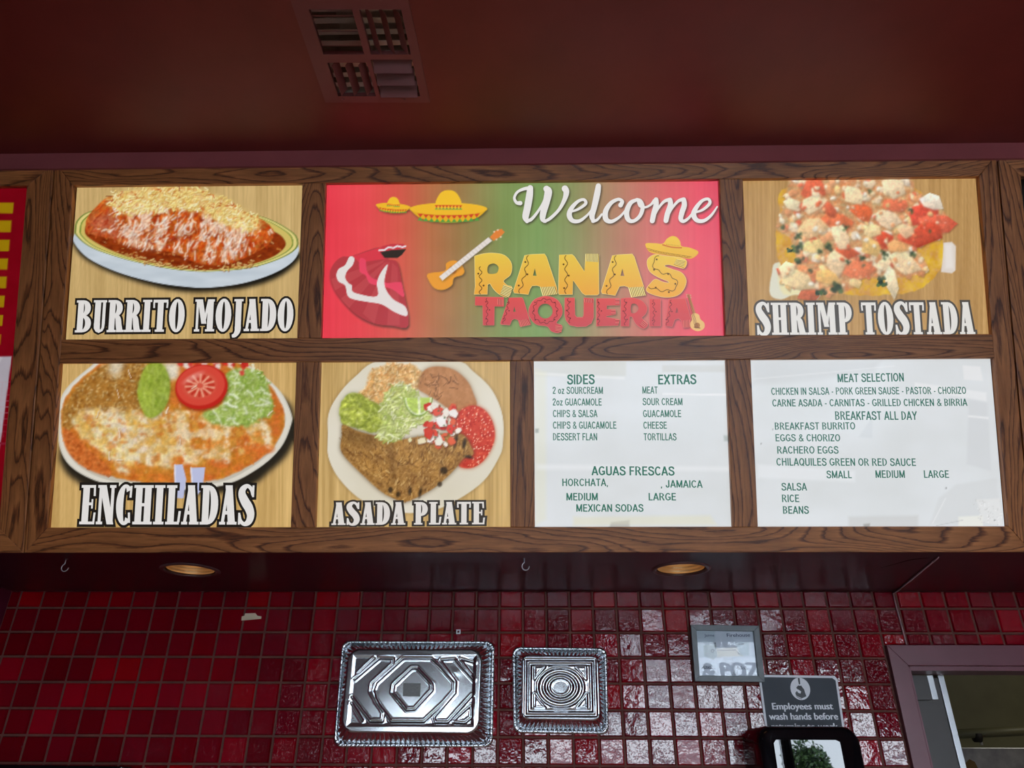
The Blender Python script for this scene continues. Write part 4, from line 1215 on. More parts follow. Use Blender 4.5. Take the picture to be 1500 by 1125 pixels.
lt = cv.mask(Z(catmull([(470, 340), (540, 230), (620, 210), (700, 280), (770, 380), (760, 430), (640, 470), (570, 545), (450, 530), (480, 440)], 5, True)), 4)
cv.fill(lt, (190, 200, 112), .85); cv.shreds(230, lt, (4, 13), (.6, 1.3), -.5, .9, [(232, 234, 176), (214, 222, 142), (186, 202, 106), (242, 242, 208), (160, 178, 80)], .85, (130, 136, 56), .7)
lx, ly = Z([(694, 290)])[0]
lime = [(lx + 21 * math.cos(a), ly + 28 * math.sin(a)) for a in np.linspace(0, math.pi, 24)]
cv.poly(lime, (120, 150, 44), 1.4); cv.poly([(lx + (x - lx) * .93, ly + (y - ly) * .93) for x, y in lime], (226, 232, 190), 1.0)
cv.poly([(lx + (x - lx) * .82, ly + (y - ly) * .82 + .6) for x, y in lime], (186, 208, 96), 1.2)
cv.seg([(lx + 1, ly), (lx + 1.5, ly + 24)], 1.6, (240, 242, 214), .9)
cv.finish(np.maximum(np.maximum(rice, lt), gu), .2, .5)
for k in range(60):
    x, y = 740 + 170 * rs.rand(), 330 + 240 * rs.rand()
    if (x - 830) ** 2 / 110 ** 2 + (y - 440) ** 2 / 140 ** 2 > 1: continue
    cv.chip(*Z([(x, y)])[0], 3 + 3 * rs.rand(), [(214, 66, 44), (206, 52, 36), (238, 226, 212), (244, 236, 226), (222, 96, 60)][k % 5], .95, 6, 1.0, 1.3, (110, 50, 30))
for (x, y, r, c) in [(755, 500, 34, (212, 62, 40)), (830, 430, 34, (240, 232, 226)), (880, 480, 26, (214, 56, 42)), (815, 550, 28, (230, 226, 208)), (900, 380, 30, (240, 230, 222)), (715, 545, 24, (226, 212, 176)), (645, 540, 14, (226, 220, 170)), (930, 485, 20, (238, 226, 210)), (800, 380, 28, (220, 80, 60))]:
    cv.chip(*Z([(x, y)])[0], r / 4.018, c, .95, 6, 1.1, 1.1, (90, 44, 24))
for k in range(8): cv.chip(*Z([(780 + 100 * rs.rand(), 340 + 210 * rs.rand())])[0], 1.5, (60, 100, 50), .8)
cv.build('printed_picture', M['print'], th)
slab_title(th, 'ASADA PLATE', 485.5, 769, 709.5, 768, 33, .0008, (228, 222, 216), (58, 52, 46), .085)

# ------------------------------------------------------------------ WELCOME banner
# The two dressed-up animal mascots of the original sign are left out; their hats, skirt and guitar stay as plain festive ornaments.
th, cv = panel('welcome_sign', 'wide lit red and green sign reading Welcome, RANAS TAQUERIA', ((479, 269), (1054, 266), (471, 494), (1060, 491)), step=.0028)
gx = np.clip((cv.X - 471) / (1060 - 471), 0, 1)
gn = (cv.noise(60, 40, 3, 2) - .5) * 10 + (cv.noise(3, 200, 8, 2) - .5) * 8
stops = [(0, (238, 62, 78)), (.1, (240, 78, 84)), (.19, (222, 92, 78)), (.27, (190, 116, 76)), (.36, (160, 132, 82)), (.45, (134, 152, 88)), (.54, (130, 160, 94)), (.62, (144, 152, 98)), (.7, (176, 142, 106)), (.78, (202, 126, 108)), (.86, (228, 106, 108)), (.94, (240, 88, 106)), (1, (232, 84, 106))]
for k in range(3): cv.img[..., k] = np.interp(gx, [s[0] for s in stops], [s[1][k] for s in stops]) + gn
def shadow(pts, dx=1.5, dy=1.8, a=.6, r=1.5): cv.fill(blur(cv.mask([(x + dx, y + dy) for x, y in pts], 1), r), (40, 34, 26), a)
# sombreros
def sombrero(cx, cy, w, h, crown, tilt, zig=True):
    c, s = math.cos(tilt), math.sin(tilt)
    def T(x, y): return (cx + x * c - y * s, cy + x * s + y * c)
    brim = [T(w * math.cos(a), (h * .8 if math.sin(a) < 0 else h * 1.5) * math.sin(a) ) for a in np.linspace(0, 2 * math.pi, 40)]
    low = [T(w * x, y * h) for x, y in [(-1, 0), (-.86, .9), (-.7, 1.55), (-.4, 2.05), (0, 2.25), (.4, 2.05), (.7, 1.55), (.86, .9), (1, 0)]]
    shadow(low + brim[20:]); cv.poly(catmull(low, 4), (236, 178, 40), .9)
    if zig:
        k = 11
        for row, (y0, colr) in enumerate(((.95, (214, 70, 40)), (1.75, (90, 160, 70)))):
            for i in range(k):
                x0 = -.8 + 1.6 * i / k; x1 = -.8 + 1.6 * (i + 1) / k; xm = (x0 + x1) / 2
                f = lambda x: (1 - abs(x) ** 2.2) * .55 + y0 - .45
                t = .6
                p = [T(w * x0, h * f(x0)), T(w * x1, h * f(x1)), T(w * xm, h * (f(xm) + t))] if row == 0 else [T(w * x0, h * (f(x0) + .35)), T(w * x1, h * (f(x1) + .35)), T(w * xm, h * (f(xm) - .25))]
                cv.poly(p, colr, .8)
    top = [T(w * math.cos(a), h * (1.0 if math.sin(a) < 0 else .95) * math.sin(a)) for a in np.linspace(0, 2 * math.pi, 40)]
    cv.poly(top, (246, 190, 48), 1.0)
    cr = [T(-crown, -h * .2), T(-crown * .92, -h * 1.3), T(-crown * .62, -h * 2.5), T(-crown * .25, -h * 3.0), T(crown * .25, -h * 3.0), T(crown * .62, -h * 2.5), T(crown * .92, -h * 1.3), T(crown, -h * .2)]
    cv.poly(catmull(cr, 5), (250, 198, 50), 1.0)
    if zig:
        for i in range(8):
            x0, x1 = -crown + 2 * crown * i / 8, -crown + 2 * crown * (i + 1) / 8
            cv.poly([T(x0, -h * .6), T(x1, -h * .6), T((x0 + x1) / 2, -h * .1)], (214, 72, 40), .7)
            cv.poly([T(x0, h * .1), T(x1, h * .1), T((x0 + x1) / 2, -h * .25)], (96, 164, 74), .7)
    else:
        cv.seg([T(-crown, -h * .35), T(crown, -h * .2)], .5, (180, 120, 30), .8)
sombrero(576, 302, 25.5, 4.4, 9.5, .07)
sombrero(657, 306, 57, 9.0, 20, .0)
# skirt
Z = zoomer(470, 280, 5.357)
sk = Z(catmull([(240, 510), (470, 440), (520, 530), (600, 560), (640, 740), (690, 1050), (560, 1058), (420, 1040), (280, 970), (160, 850), (90, 740), (72, 640), (110, 560), (170, 515)], 4, True))
shadow(sk, 1, 2.2, .75, 1.2)
skm = cv.poly(sk, (186, 62, 68), 1.0)
for i, (a, b, c, d) in enumerate([((500, 540), (80, 690), (110, 780), (490, 560)), ((500, 560), (150, 850), (220, 920), (520, 560)), ((520, 560), (330, 960), (420, 1040), (540, 560)), ((560, 560), (520, 1050), (620, 1050), (600, 600))]):
    cv.fill(cv.mask(Z([a, b, c, d]), 1.2) * skm, (204, 84, 86), .55)
cv.fill(cv.mask(Z([(250, 510), (470, 440), (520, 530), (300, 560)]), 1.5) * skm, (226, 62, 76), .9)
cv.fill(cv.mask(Z(catmull([(305, 530), (350, 540), (360, 620), (400, 680), (470, 700), (520, 720), (640, 720), (650, 830), (560, 770), (440, 740), (380, 720), (350, 660), (305, 630)], 4, True)), 1) * skm, (236, 74, 100))
white = (236, 226, 222)
cv.poly(Z(catmull([(225, 515), (262, 525), (250, 580), (205, 630), (192, 680), (215, 720), (243, 740), (245, 780), (290, 805), (440, 825), (440, 720), (470, 640), (525, 575), (500, 690), (510, 770), (570, 850), (662, 905), (675, 980), (580, 950), (480, 890), (370, 870), (260, 850), (210, 820), (190, 740), (140, 710), (122, 660), (140, 610), (190, 580)], 4, True)), white, .9)
cv.poly(Z([(457, 465), (480, 432), (560, 412), (650, 415), (668, 445), (560, 470)]), (206, 60, 70), .9)
cv.seg(Z([(457, 465), (500, 462), (530, 440), (570, 446), (600, 430), (640, 440), (664, 432)]), 1.3, (240, 220, 224), 1, .8)
cv.poly(Z([(465, 478), (560, 462), (670, 455), (636, 500), (600, 525), (500, 525)]), (52, 44, 38), .9)
# guitar
Z = zoomer(470, 260, 4.686)
gt = Z(catmull([(735, 660), (850, 640), (860, 590), (910, 568), (960, 590), (985, 640), (970, 670), (915, 690), (900, 740), (840, 772), (780, 760), (742, 710)], 4, True))
shadow(gt); cv.poly(gt, (240, 160, 52), 1.0)
cv.ell(*Z([(905, 635)])[0], 6, 6, (190, 110, 36), 0, 1)
ed = Z([(812, 680), (835, 708), (1175, 435), (1150, 410)])
shadow(ed, 1, 1.5, .45); cv.poly(ed, (236, 226, 218), .9)
for i in range(14):
    t = .12 + i * .06; a = [ed[0][k] * (1 - t) + ed[3][k] * t for k in (0, 1)]; b = [ed[1][k] * (1 - t) + ed[2][k] * t for k in (0, 1)]
    cv.seg([a, b], .35, (190, 176, 164), .7, .7)
cv.poly(Z([(1160, 410), (1185, 435), (1235, 405), (1262, 375), (1240, 352), (1200, 365)]), (232, 134, 60), .9)
for q in ((1190, 372), (1215, 360), (1205, 425), (1235, 408)): cv.ell(*Z([q])[0], 1.3, 1.3, (240, 210, 180))
# shadows of the lettering go into the print
Zw = zoomer(740, 260, 4.6875)
WELCOME = [
    ([(104, 176), (78, 172), (63, 140), (84, 100), (130, 78), (176, 72)], [15, 11, 9, 9, 11, 13]),
    ([(172, 72), (166, 130), (152, 210), (140, 270), (150, 300)], [20, 24, 24, 22, 14]),
    ([(146, 298), (178, 288), (220, 240), (262, 170), (288, 90)], [12, 11, 9, 8, 8]),
    ([(284, 78), (296, 100), (282, 170), (262, 240), (258, 285), (276, 302)], [22, 26, 24, 22, 18, 10]),
    ([(268, 302), (310, 280), (370, 220), (408, 150), (420, 100), (410, 76)], [10, 11, 11, 15, 20, 22]),
    ([(446, 236), (500, 218), (552, 180), (540, 152), (500, 164), (456, 210), (440, 258), (462, 296), (510, 298), (560, 262), (590, 226)], [7, 9, 11, 10, 11, 15, 18, 15, 12, 8, 6]),
    ([(640, 58), (632, 110), (612, 200), (596, 262), (606, 300)], [18, 21, 20, 19, 12]),
    ([(602, 300), (632, 290), (664, 252)], [12, 9, 7]),
    ([(792, 190), (804, 164), (776, 150), (726, 176), (690, 232), (692, 286), (730, 302), (784, 272), (826, 226)], [16, 12, 11, 14, 18, 18, 13, 9, 7]),
    ([(905, 152), (860, 176), (834, 238), (846, 290), (884, 298), (926, 262), (944, 205), (930, 162), (905, 150)], [11, 15, 18, 16, 12, 13, 14, 12, 10]),
    ([(912, 160), (926, 196), (964, 204), (1000, 186), (1024, 160)], [9, 9, 8, 8, 12]),
    ([(1036, 152), (1036, 190), (1020, 250), (1010, 298)], [16, 18, 18, 17]),
    ([(1014, 290), (1046, 220), (1090, 166), (1128, 152)], [8, 8, 10, 13]),
    ([(1132, 154), (1134, 190), (1114, 250), (1104, 296)], [16, 18, 18, 17]),
    ([(1108, 290), (1140, 220), (1186, 164), (1222, 150)], [8, 8, 10, 13]),
    ([(1226, 152), (1230, 190), (1214, 240), (1206, 284), (1226, 300), (1262, 276), (1300, 226)], [16, 18, 18, 16, 12, 9, 7]),
    ([(1302, 240), (1356, 222), (1404, 178), (1394, 148), (1352, 160), (1310, 210), (1294, 256), (1318, 294), (1366, 296), (1416, 258), (1456, 200)], [7, 9, 11, 10, 11, 15, 18, 15, 12, 9, 5]),
]
wm = np.zeros(cv.X.shape)
def under(pts, ws, k=5):
    c = catmull([tuple(p) + (w,) for p, w in zip(pts, ws)], k)
    for a, b in zip(c[:-1], c[1:]):
        s = cv.fast([a[:2], b[:2]], a[2] + 1.5)
        if s is None: continue
        X, Y = cv.X[s], cv.Y[s]
        dx, dy = b[0] - a[0], b[1] - a[1]
        t = np.clip(((X - a[0]) * dx + (Y - a[1]) * dy) / (dx * dx + dy * dy + 1e-9), 0, 1)
        d = np.sqrt((X - a[0] - t * dx) ** 2 + (Y - a[1] - t * dy) ** 2)
        wm[s] = np.maximum(wm[s], np.clip(.5 + a[2] - d, 0, 1))
for pts, ws in WELCOME: under([(x + 1.6, y + 1.8) for x, y in Zw(pts)], [w / 4.6875 for w in ws])
cv.fill(blur(wm, 1.1), (52, 44, 34), .75)

Zr = zoomer(690, 360, 7.895); Zs = zoomer(860, 340, 7.258)
YEL, RED = 0, 1
LET = []      # (colour, outline, holes)
LET.append((0, Zr([(40, 230), (200, 240), (235, 205), (240, 110)] ) and Zr(catmull([(42, 120), (150, 92), (260, 86), (380, 108), (455, 180), (472, 260), (450, 340), (375, 405), (420, 460), (470, 480), (430, 590), (330, 562), (262, 500), (222, 440), (206, 440)], 4) + [(190, 450), (188, 560), (36, 560), (50, 470)]), [Zr(catmull([(198, 232), (260, 205), (308, 230), (318, 270), (290, 318), (198, 318)], 4, True))]))
LET.append((0, Zr([(622, 112), (690, 102), (850, 96), (872, 130), (985, 470), (1000, 555), (830, 575), (800, 470), (760, 458), (705, 462), (680, 500), (662, 562), (500, 545), (492, 520)]), [Zr([(738, 262), (716, 345), (758, 348)])]))
LET.append((0, Zr([(1022, 105), (1170, 102), (1195, 125), (1310, 300), (1322, 190), (1325, 100), (1475, 100), (1478, 555), (1462, 568), (1320, 568), (1290, 548), (1180, 398), (1172, 562), (1018, 562), (1012, 545)]), []))
LET.append((0, Zs([(270, 250), (330, 242), (480, 234), (500, 262), (600, 580), (625, 668), (470, 690), (440, 585), (400, 570), (345, 575), (320, 625), (300, 672), (160, 652), (152, 630)]), [Zs([(374, 388), (356, 464), (396, 466)])]))
LET.append((0, Zs(catmull([(1040, 290), (1035, 380), (960, 368), (870, 345), (820, 360), (900, 395), (1000, 430), (1050, 500), (1040, 580), (980, 660), (880, 690), (760, 680), (632, 625), (680, 540), (730, 502), (800, 530), (862, 540), (866, 525), (760, 480), (670, 420), (640, 340), (652, 280), (720, 240), (800, 250)], 4, True)), []))
LET.append((1, Zr([(48, 592), (378, 598), (378, 700), (268, 700), (266, 918), (140, 918), (136, 690), (48, 688)]), []))
LET.append((1, Zr([(440, 602), (590, 600), (605, 625), (672, 850), (690, 910), (570, 935), (545, 855), (500, 842), (470, 860), (448, 915), (345, 908), (342, 890)]), [Zr([(500, 705), (488, 762), (516, 764)])]))
LET.append((1, Zr(catmull([(680, 700), (740, 620), (860, 585), (980, 615), (1045, 700), (1048, 800), (985, 890), (1050, 925), (1040, 985), (1000, 1005), (930, 985), (880, 930), (760, 910), (690, 840), (668, 770)], 4, True)), [Zr(circle((858, 755), 86, 24))]))
LET.append((1, Zr([(1085, 602), (1195, 602), (1200, 800), (1222, 828), (1290, 830), (1305, 800), (1306, 602), (1415, 610), (1415, 830), (1390, 895), (1330, 930), (1230, 935), (1140, 915), (1098, 860), (1085, 800)]), []))
LET.append((1, Zs([(100, 706), (345, 706), (345, 775), (210, 778), (208, 822), (300, 824), (305, 872), (208, 890), (200, 905), (345, 930), (330, 990), (100, 1000)]), []))
LET.append((1, Zs(catmull([(360, 706), (480, 700), (580, 730), (635, 800), (620, 870), (580, 915), (645, 975), (600, 1025), (520, 975), (480, 900), (450, 900)], 3) + [(445, 1000), (360, 1000)]), [Zs(catmull([(470, 770), (520, 765), (548, 810), (520, 855), (470, 858)], 3, True))]))
LET.append((1, Zs([(665, 712), (780, 712), (780, 1000), (665, 1000)]), []))
LET.append((1, Zs([(870, 712), (1040, 706), (1052, 740), (1100, 920), (1085, 1010), (1020, 1012), (1005, 940), (970, 915), (930, 930), (905, 1005), (830, 996)]), [Zs([(955, 800), (940, 858), (972, 858)])]))
def ring_d(p): return p
for c, out, holes in LET:
    m = cv.mask([(x + 1.5, y + 1.8) for x, y in out], 1)
    for h in holes: m = m * (1 - cv.mask([(x + 1.5, y + 1.8) for x, y in h], 1))
    cv.fill(blur(m, 1.1), (52, 46, 34), .62)
cv.build('printed_background', M['print'], th)

def ungrad(y, y0, y1, a, b):
    t = min(max((y - y0) / (y1 - y0), 0), 1); return tuple(a[k] * (1 - t) + b[k] * t for k in range(3))
def zigzag(mb, pts, amp, k, col, hw, n):
    """A wavy line along a polyline with k half-waves."""
    mb.col = col
    seg = [math.hypot(b[0] - a[0], b[1] - a[1]) for a, b in zip(pts[:-1], pts[1:])]
    tot = sum(seg); res = []
    for i in range(k * 3 + 1):
        d = tot * i / (k * 3); j = 0
        while j < len(seg) - 1 and d > seg[j]: d -= seg[j]; j += 1
        a, b = pts[j], pts[j + 1]; t = d / (seg[j] or 1)
        nx, ny = -(b[1] - a[1]) / (seg[j] or 1), (b[0] - a[0]) / (seg[j] or 1)
        o = amp * math.sin(math.pi * i / 3)
        res.append((a[0] + (b[0] - a[0]) * t + nx * o, a[1] + (b[1] - a[1]) * t + ny * o))
    pen(mb, th.F, n, res, [hw] * len(res), col, False, 0)
def dots(mb, pts, r, n, col):
    mb.col = col
    for x, y in pts: mb.add([th.F.px(x + r * math.cos(a * .63), y + r * math.sin(a * .63), n) + (n,) for a in range(10)], [tuple(range(10))])
def fringe(mb, a, b, c, d, k, cols, n):
    """Fringe threads between edge a-b and edge d-c."""
    for i in range(k):
        t = (i + .5) / k
        p = (a[0] * (1 - t) + b[0] * t, a[1] * (1 - t) + b[1] * t); q = (d[0] * (1 - t) + c[0] * t, d[1] * (1 - t) + c[1] * t)
        pen(mb, th.F, n, [p, q], [.55, .55], cols[i % len(cols)], False, 0)
for which, nm in ((0, 'yellow_lettering'), (1, 'red_lettering')):
    mb = MB(); n = .0006 if which == 0 else .0012
    for c, out, holes in LET:
        if c != which: continue
        px = out + [p for h in holes for p in h]
        b0 = len(mb.v)
        for g_, nn, cl in ((1.0, n, (250, 226, 150) if c == 0 else (228, 120, 110)), (0, n + .0002, None)):
            if g_:      # a thin pale edge
                cxo = sum(p[0] for p in out) / len(out); cyo = sum(p[1] for p in out) / len(out)
                k = len(out); o2 = []
                ar = sum(out[i][0] * out[(i + 1) % k][1] - out[(i + 1) % k][0] * out[i][1] for i in range(k))
                for i in range(k):
                    a, b = out[i - 1], out[(i + 1) % k]; dx, dy = b[0] - a[0], b[1] - a[1]; d = math.hypot(dx, dy) or 1
                    sg = 1 if ar > 0 else -1
                    o2.append((out[i][0] + sg * dy / d * .55, out[i][1] - sg * dx / d * .55))
                mb.col = cl; mb.poly([th.F.px(x, y, nn) for x, y in o2], nn, [[th.F.px(x, y, nn) for x, y in h] for h in holes])
            else:
                b1 = len(mb.v)
                mb.poly([th.F.px(x, y, nn) for x, y in out], nn, [[th.F.px(x, y, nn) for x, y in h] for h in holes])
                for i, (x, y) in enumerate(px):
                    mb.c[b1 + i] = ungrad(y, 372, 432, (238, 202, 76), (238, 168, 58)) if c == 0 else ungrad(y, 435, 480, (224, 82, 78), (206, 76, 82))
    nz = n + .0005; br = (92, 56, 16) if which == 0 else (92, 30, 28)
    if which == 0:
        for ps in (Zr([(110, 240), (110, 560)]), Zr([(665, 110), (630, 300), (560, 550)]), Zr([(1100, 110), (1100, 555)]), Zs([(310, 248), (280, 420), (215, 660)])): zigzag(mb, ps, 2.2, 7, br, .55, nz)
        zigzag(mb, Zs(catmull([(765, 252), (705, 300), (715, 380), (790, 430), (890, 460), (960, 545), (935, 605), (830, 625), (740, 610), (650, 580)], 4)), 1.7, 14, br, .5, nz)
        dots(mb, Zr([(84, 322), (145, 460), (628, 188), (652, 330), (552, 460), (1070, 215), (1130, 345), (1077, 490)]) + Zs([(272, 318), (295, 450), (207, 572), (740, 290), (712, 400), (862, 445), (938, 550), (870, 638), (730, 590)]), 1.4, nz, br)
        fc = [(246, 236, 160), (150, 110, 40)]
        fringe(mb, *Zr([(375, 450), (335, 560), (425, 600), (485, 490)]), 14, fc, nz)
        fringe(mb, *Zr([(800, 478), (970, 470), (1002, 560), (832, 582)]), 18, fc, nz)
        fringe(mb, *Zr([(1325, 92), (1475, 92), (1470, 190), (1330, 180)]), 18, fc, nz)
        fringe(mb, *Zs([(440, 588), (600, 580), (630, 668), (470, 690)]), 18, fc, nz)
        fringe(mb, *Zs([(950, 285), (920, 345), (1030, 380), (1045, 300)]), 10, [(250, 226, 130), (170, 120, 40)], nz)
    else:
        for ps in (Zr([(185, 605), (185, 915)]), Zr([(440, 610), (410, 760), (372, 900)]), Zr([(1125, 610), (1125, 800), (1145, 890)]), Zs([(120, 712), (125, 990)]), Zs([(405, 712), (405, 990)]), Zs([(710, 718), (710, 990)]), Zs([(895, 722), (880, 850), (845, 990)])): zigzag(mb, ps, 1.5, 9, br, .4, nz)
        zigzag(mb, Zr(circle((858, 755), 140, 28) + [(998, 755)]), 1.3, 24, br, .4, nz)
        dots(mb, Zr([(172, 648), (214, 742), (174, 845), (425, 655), (440, 752), (375, 845), (740, 655), (855, 648), (970, 655), (725, 755), (992, 755), (742, 858), (855, 865), (968, 855), (1146, 648), (1105, 748), (1148, 838)]) + Zs([(118, 750), (152, 838), (113, 928), (418, 748), (384, 840), (425, 928), (697, 762), (732, 846), (698, 940), (885, 752), (902, 845), (842, 930)]), 1.0, nz, br)
        fc = [(232, 124, 112), (170, 54, 54)]
        fringe(mb, *Zr([(305, 612), (370, 620), (370, 690), (305, 680)]), 7, fc, nz)
        fringe(mb, *Zr([(560, 862), (655, 845), (688, 905), (580, 935)]), 12, fc, nz)
        fringe(mb, *Zr([(975, 925), (975, 990), (1045, 1005), (1050, 935)]), 8, fc, nz)
        fringe(mb, *Zr([(1305, 615), (1410, 615), (1410, 660), (1315, 655)]), 10, fc, nz)
        fringe(mb, *Zs([(600, 935), (555, 985), (600, 1022), (645, 975)]), 8, fc, nz)
        fringe(mb, *Zs([(1020, 940), (1090, 930), (1090, 1010), (1025, 1010)]), 9, fc, nz)
        for (x0, x1, y) in ((300, 345, 720), (300, 345, 760), (255, 300, 836), (255, 305, 866), (300, 345, 935), (300, 340, 970)): fringe(mb, *Zs([(x0, y - 8), (x0, y + 8), (x1, y + 8), (x1, y - 8)]), 2, fc, nz)
    mb.build(nm, M['letter'], th, colour=True)
mb = MB()
for i, (pts, ws) in enumerate(WELCOME): pen(mb, th.F, .001 + i * 4e-6, Zw(pts), [w / 4.6875 for w in ws], (238, 234, 230))
mb.build('white_lettering', M['letter'], th, colour=True)
mb = MB(); nz = .0024
hat = Zs(catmull([(622, 122), (720, 118), (805, 122), (850, 70), (905, 42), (955, 55), (990, 100), (1005, 150), (1090, 165), (1185, 212), (1115, 280), (1000, 272), (800, 240), (690, 222), (645, 190)], 4, True))
mb.col = (240, 192, 66); mb.poly([th.F.px(x, y, nz) for x, y in hat], nz)
for i, (x, y) in enumerate(hat): mb.c[i] = ungrad(y, 345, 378, (246, 204, 74), (236, 182, 58))
pen(mb, th.F, nz + .0002, Zs([(805, 135), (900, 160), (1003, 166)]), [1.0] * 3, (214, 118, 44))
for ys2 in (((640, 172), (760, 205), (900, 230), (1110, 262)), ((660, 192), (760, 220), (900, 248), (1090, 275))): pen(mb, th.F, nz + .0002, Zs(ys2), [.4] * 4, (176, 122, 36))
zigzag(mb, Zs([(650, 184), (760, 212), (900, 240), (1095, 268)]), .9, 16, (176, 122, 36), .3, nz + .0002)
for k in range(9): pen(mb, th.F, nz + .0002, Zs([(845 + 16 * k, 124 + 2 * k), (848 + 16 * k, 136 + 2 * k)]), [.3, .3], (176, 122, 36), False)
mb.build('hat_ornament', M['letter'], th, colour=True)
mb = MB(); nz = .0026
pen(mb, th.F, nz, Zs([(1078, 668), (1150, 900)]), [1.6, 2.4], (196, 128, 82))
mb.col = (236, 190, 118)
gb = Zs(catmull([(1110, 878), (1150, 862), (1190, 880), (1205, 925), (1245, 965), (1245, 1020), (1195, 1052), (1140, 1045), (1100, 1010), (1098, 965), (1115, 930)], 4, True))
mb.poly([th.F.px(x, y, nz + .0001) for x, y in gb], nz + .0001)
dots(mb, Zs([(1170, 992)]), 4.2, nz + .0003, (176, 116, 66))
for dx in (-14, 0, 14): pen(mb, th.F, nz + .0004, Zs([(1075 + dx * .5, 670), (1165 + dx, 1025)]), [.3, .3], (128, 82, 50), False)
pen(mb, th.F, nz + .0004, Zs([(1140, 1010), (1200, 1020)]), [.7, .7], (128, 82, 50))
for q in ((1058, 665), (1100, 672), (1062, 690), (1104, 695)): dots(mb, Zs([q]), 1.0, nz + .0003, (214, 170, 130))
mb.build('guitar_ornament', M['letter'], th, colour=True)

# ------------------------------------------------------------------ white menu sheets
GRN = (44, 112, 92)
def smudges_and_haze(cv, rects, seed=3):  # tape and dirt patches, with hazy reflections painted in among them
    n = cv.noise(60, 40, seed, 2)
    cv.img[:] = np.stack([226 + 10 * (n - .5), 229 + 10 * (n - .5), 230 + 12 * (n - .5)], -1)
    for (pts, c, a, f) in rects: cv.fill(cv.mask(pts, f), c, a)
th, cv = panel('menu_sign', 'white lit menu sheet listing SIDES, EXTRAS and AGUAS FRESCAS', ((783, 530), (1062, 529), (784, 771), (1073, 772)), 'white menu sheets')
smudges_and_haze(cv, [([(783, 530), (917, 530), (917, 551), (783, 551)], (214, 214, 204), .5, 3), ([(783, 545), (915, 552), (915, 556), (783, 549)], (246, 246, 244), .5, 2), ([(895, 765), (922, 762), (922, 772), (893, 772)], (160, 158, 156), .7, 3), ([(970, 535), (1060, 535), (1062, 545), (970, 545)], (206, 206, 200), .5, 3), ([(840, 757), (1040, 755), (1050, 769), (840, 770)], (230, 226, 196), .5, 6),
             ([(783, 540), (800, 545), (800, 760), (784, 770)], (232, 230, 206), .5, 7), ([(970, 576), (1064, 577), (1064, 580), (970, 578)], (246, 246, 246), .8, 1.2), ([(1060, 638), (1068, 638), (1068, 646), (1061, 646)], (170, 180, 176), .7, 3), ([(784, 628), (789, 628), (789, 634), (784, 634)], (150, 156, 150), .7, 2), ([(786, 680), (1068, 684), (1070, 690), (786, 688)], (246, 247, 248), .5, 6)])
cv.build('printed_sheet', M['menu'], th)
INK = GRN
for (s, xl, yl, xr, yr, cap, bo) in [('SIDES', 831, 563, 871, 562.5, 14, .012), ('EXTRAS', 964, 563, 1020, 562.5, 14, .012), ('2 oz SOURCREAM', 809.5, 577, 883.5, 577, 10.3, .004), ('2oz GUACAMOLE', 809.5, 594, 881.5, 594, 10.3, .004), ('CHIPS & SALSA', 810, 611, 875, 611, 10.5, .004), ('CHIPS & GUACAMOLE', 810, 628, 903, 628, 10.5, .004), ('DESSERT FLAN', 810, 645, 875, 645, 10.5, .004),
                             ('MEAT', 941, 576.5, 963.5, 576.5, 10.3, .004), ('SOUR CREAM', 941.5, 593.5, 1000, 593.5, 10.3, .004), ('GUACAMOLE', 942, 611, 998, 611, 10.3, .004), ('CHEESE', 942.5, 628, 977, 628, 10.3, .004), ('TORTILLAS', 943, 645, 991, 645, 10.3, .004), ('AGUAS FRESCAS', 867, 696, 988, 696.5, 13, .006), ('HORCHATA,', 823.5, 712, 891, 712, 10.8, .002), (', JAMAICA', 968, 714, 1029, 714.5, 10.8, .002),
                             ('MEDIUM', 829.5, 733, 876, 733, 10.8, .006), ('LARGE', 950, 733, 990.5, 733, 10.8, .004), ('MEXICAN SODAS', 844, 749.5, 942.5, 749.5, 10.8, .006)]:
    mb = MB(); mb.col = INK
    set_sans(mb, th.F, s, xl, yl, xr, yr, cap, .0006, bo)
    mb.build('lettering_line', M['letter'], th, colour=True)

th, cv = panel('menu_sign', 'white lit menu sheet listing MEAT SELECTION and BREAKFAST ALL DAY', ((1101, 529), (1448, 528), (1111, 773), (1470, 773)), 'white menu sheets')
smudges_and_haze(cv, [([(1101, 530), (1290, 528), (1280, 545), (1160, 560), (1105, 562)], (210, 212, 212), .6, 9), ([(1340, 560), (1445, 575), (1445, 588), (1340, 570)], (246, 246, 246), .6, 3), ([(1410, 535), (1436, 537), (1440, 558), (1412, 556)], (240, 240, 240), .8, 2), ([(1419, 585), (1446, 590), (1452, 690), (1416, 680)], (214, 216, 218), .5, 4), ([(1243, 757), (1345, 755), (1345, 773), (1243, 773)], (208, 208, 206), .6, 5), ([(1265, 768), (1274, 767), (1274, 773), (1265, 773)], (140, 138, 132), .6, 3),
             ([(1375, 730), (1400, 710), (1460, 700), (1468, 770), (1362, 768)], (218, 220, 220), .6, 4), ([(1404, 757), (1440, 755), (1440, 772), (1404, 772)], (240, 240, 232), .9, 3), ([(1430, 732), (1464, 730), (1468, 770), (1440, 766)], (236, 236, 234), .7, 3), ([(1258, 640), (1278, 610), (1278, 642)], (214, 218, 220), .5, 3), ([(1110, 680), (1252, 690), (1252, 706), (1110, 700)], (240, 242, 244), .6, 5), ([(1418, 608), (1448, 611), (1448, 614), (1418, 611)], (246, 246, 246), .7, 1.5)], 8)
for (x, y, r) in ((1386, 715, 1.2), (1132, 629, .9), (1115, 650, 1), (1457, 762, 1.2)): cv.ell(x, y, r, r, (120, 122, 124), 0, 1.2, .7)
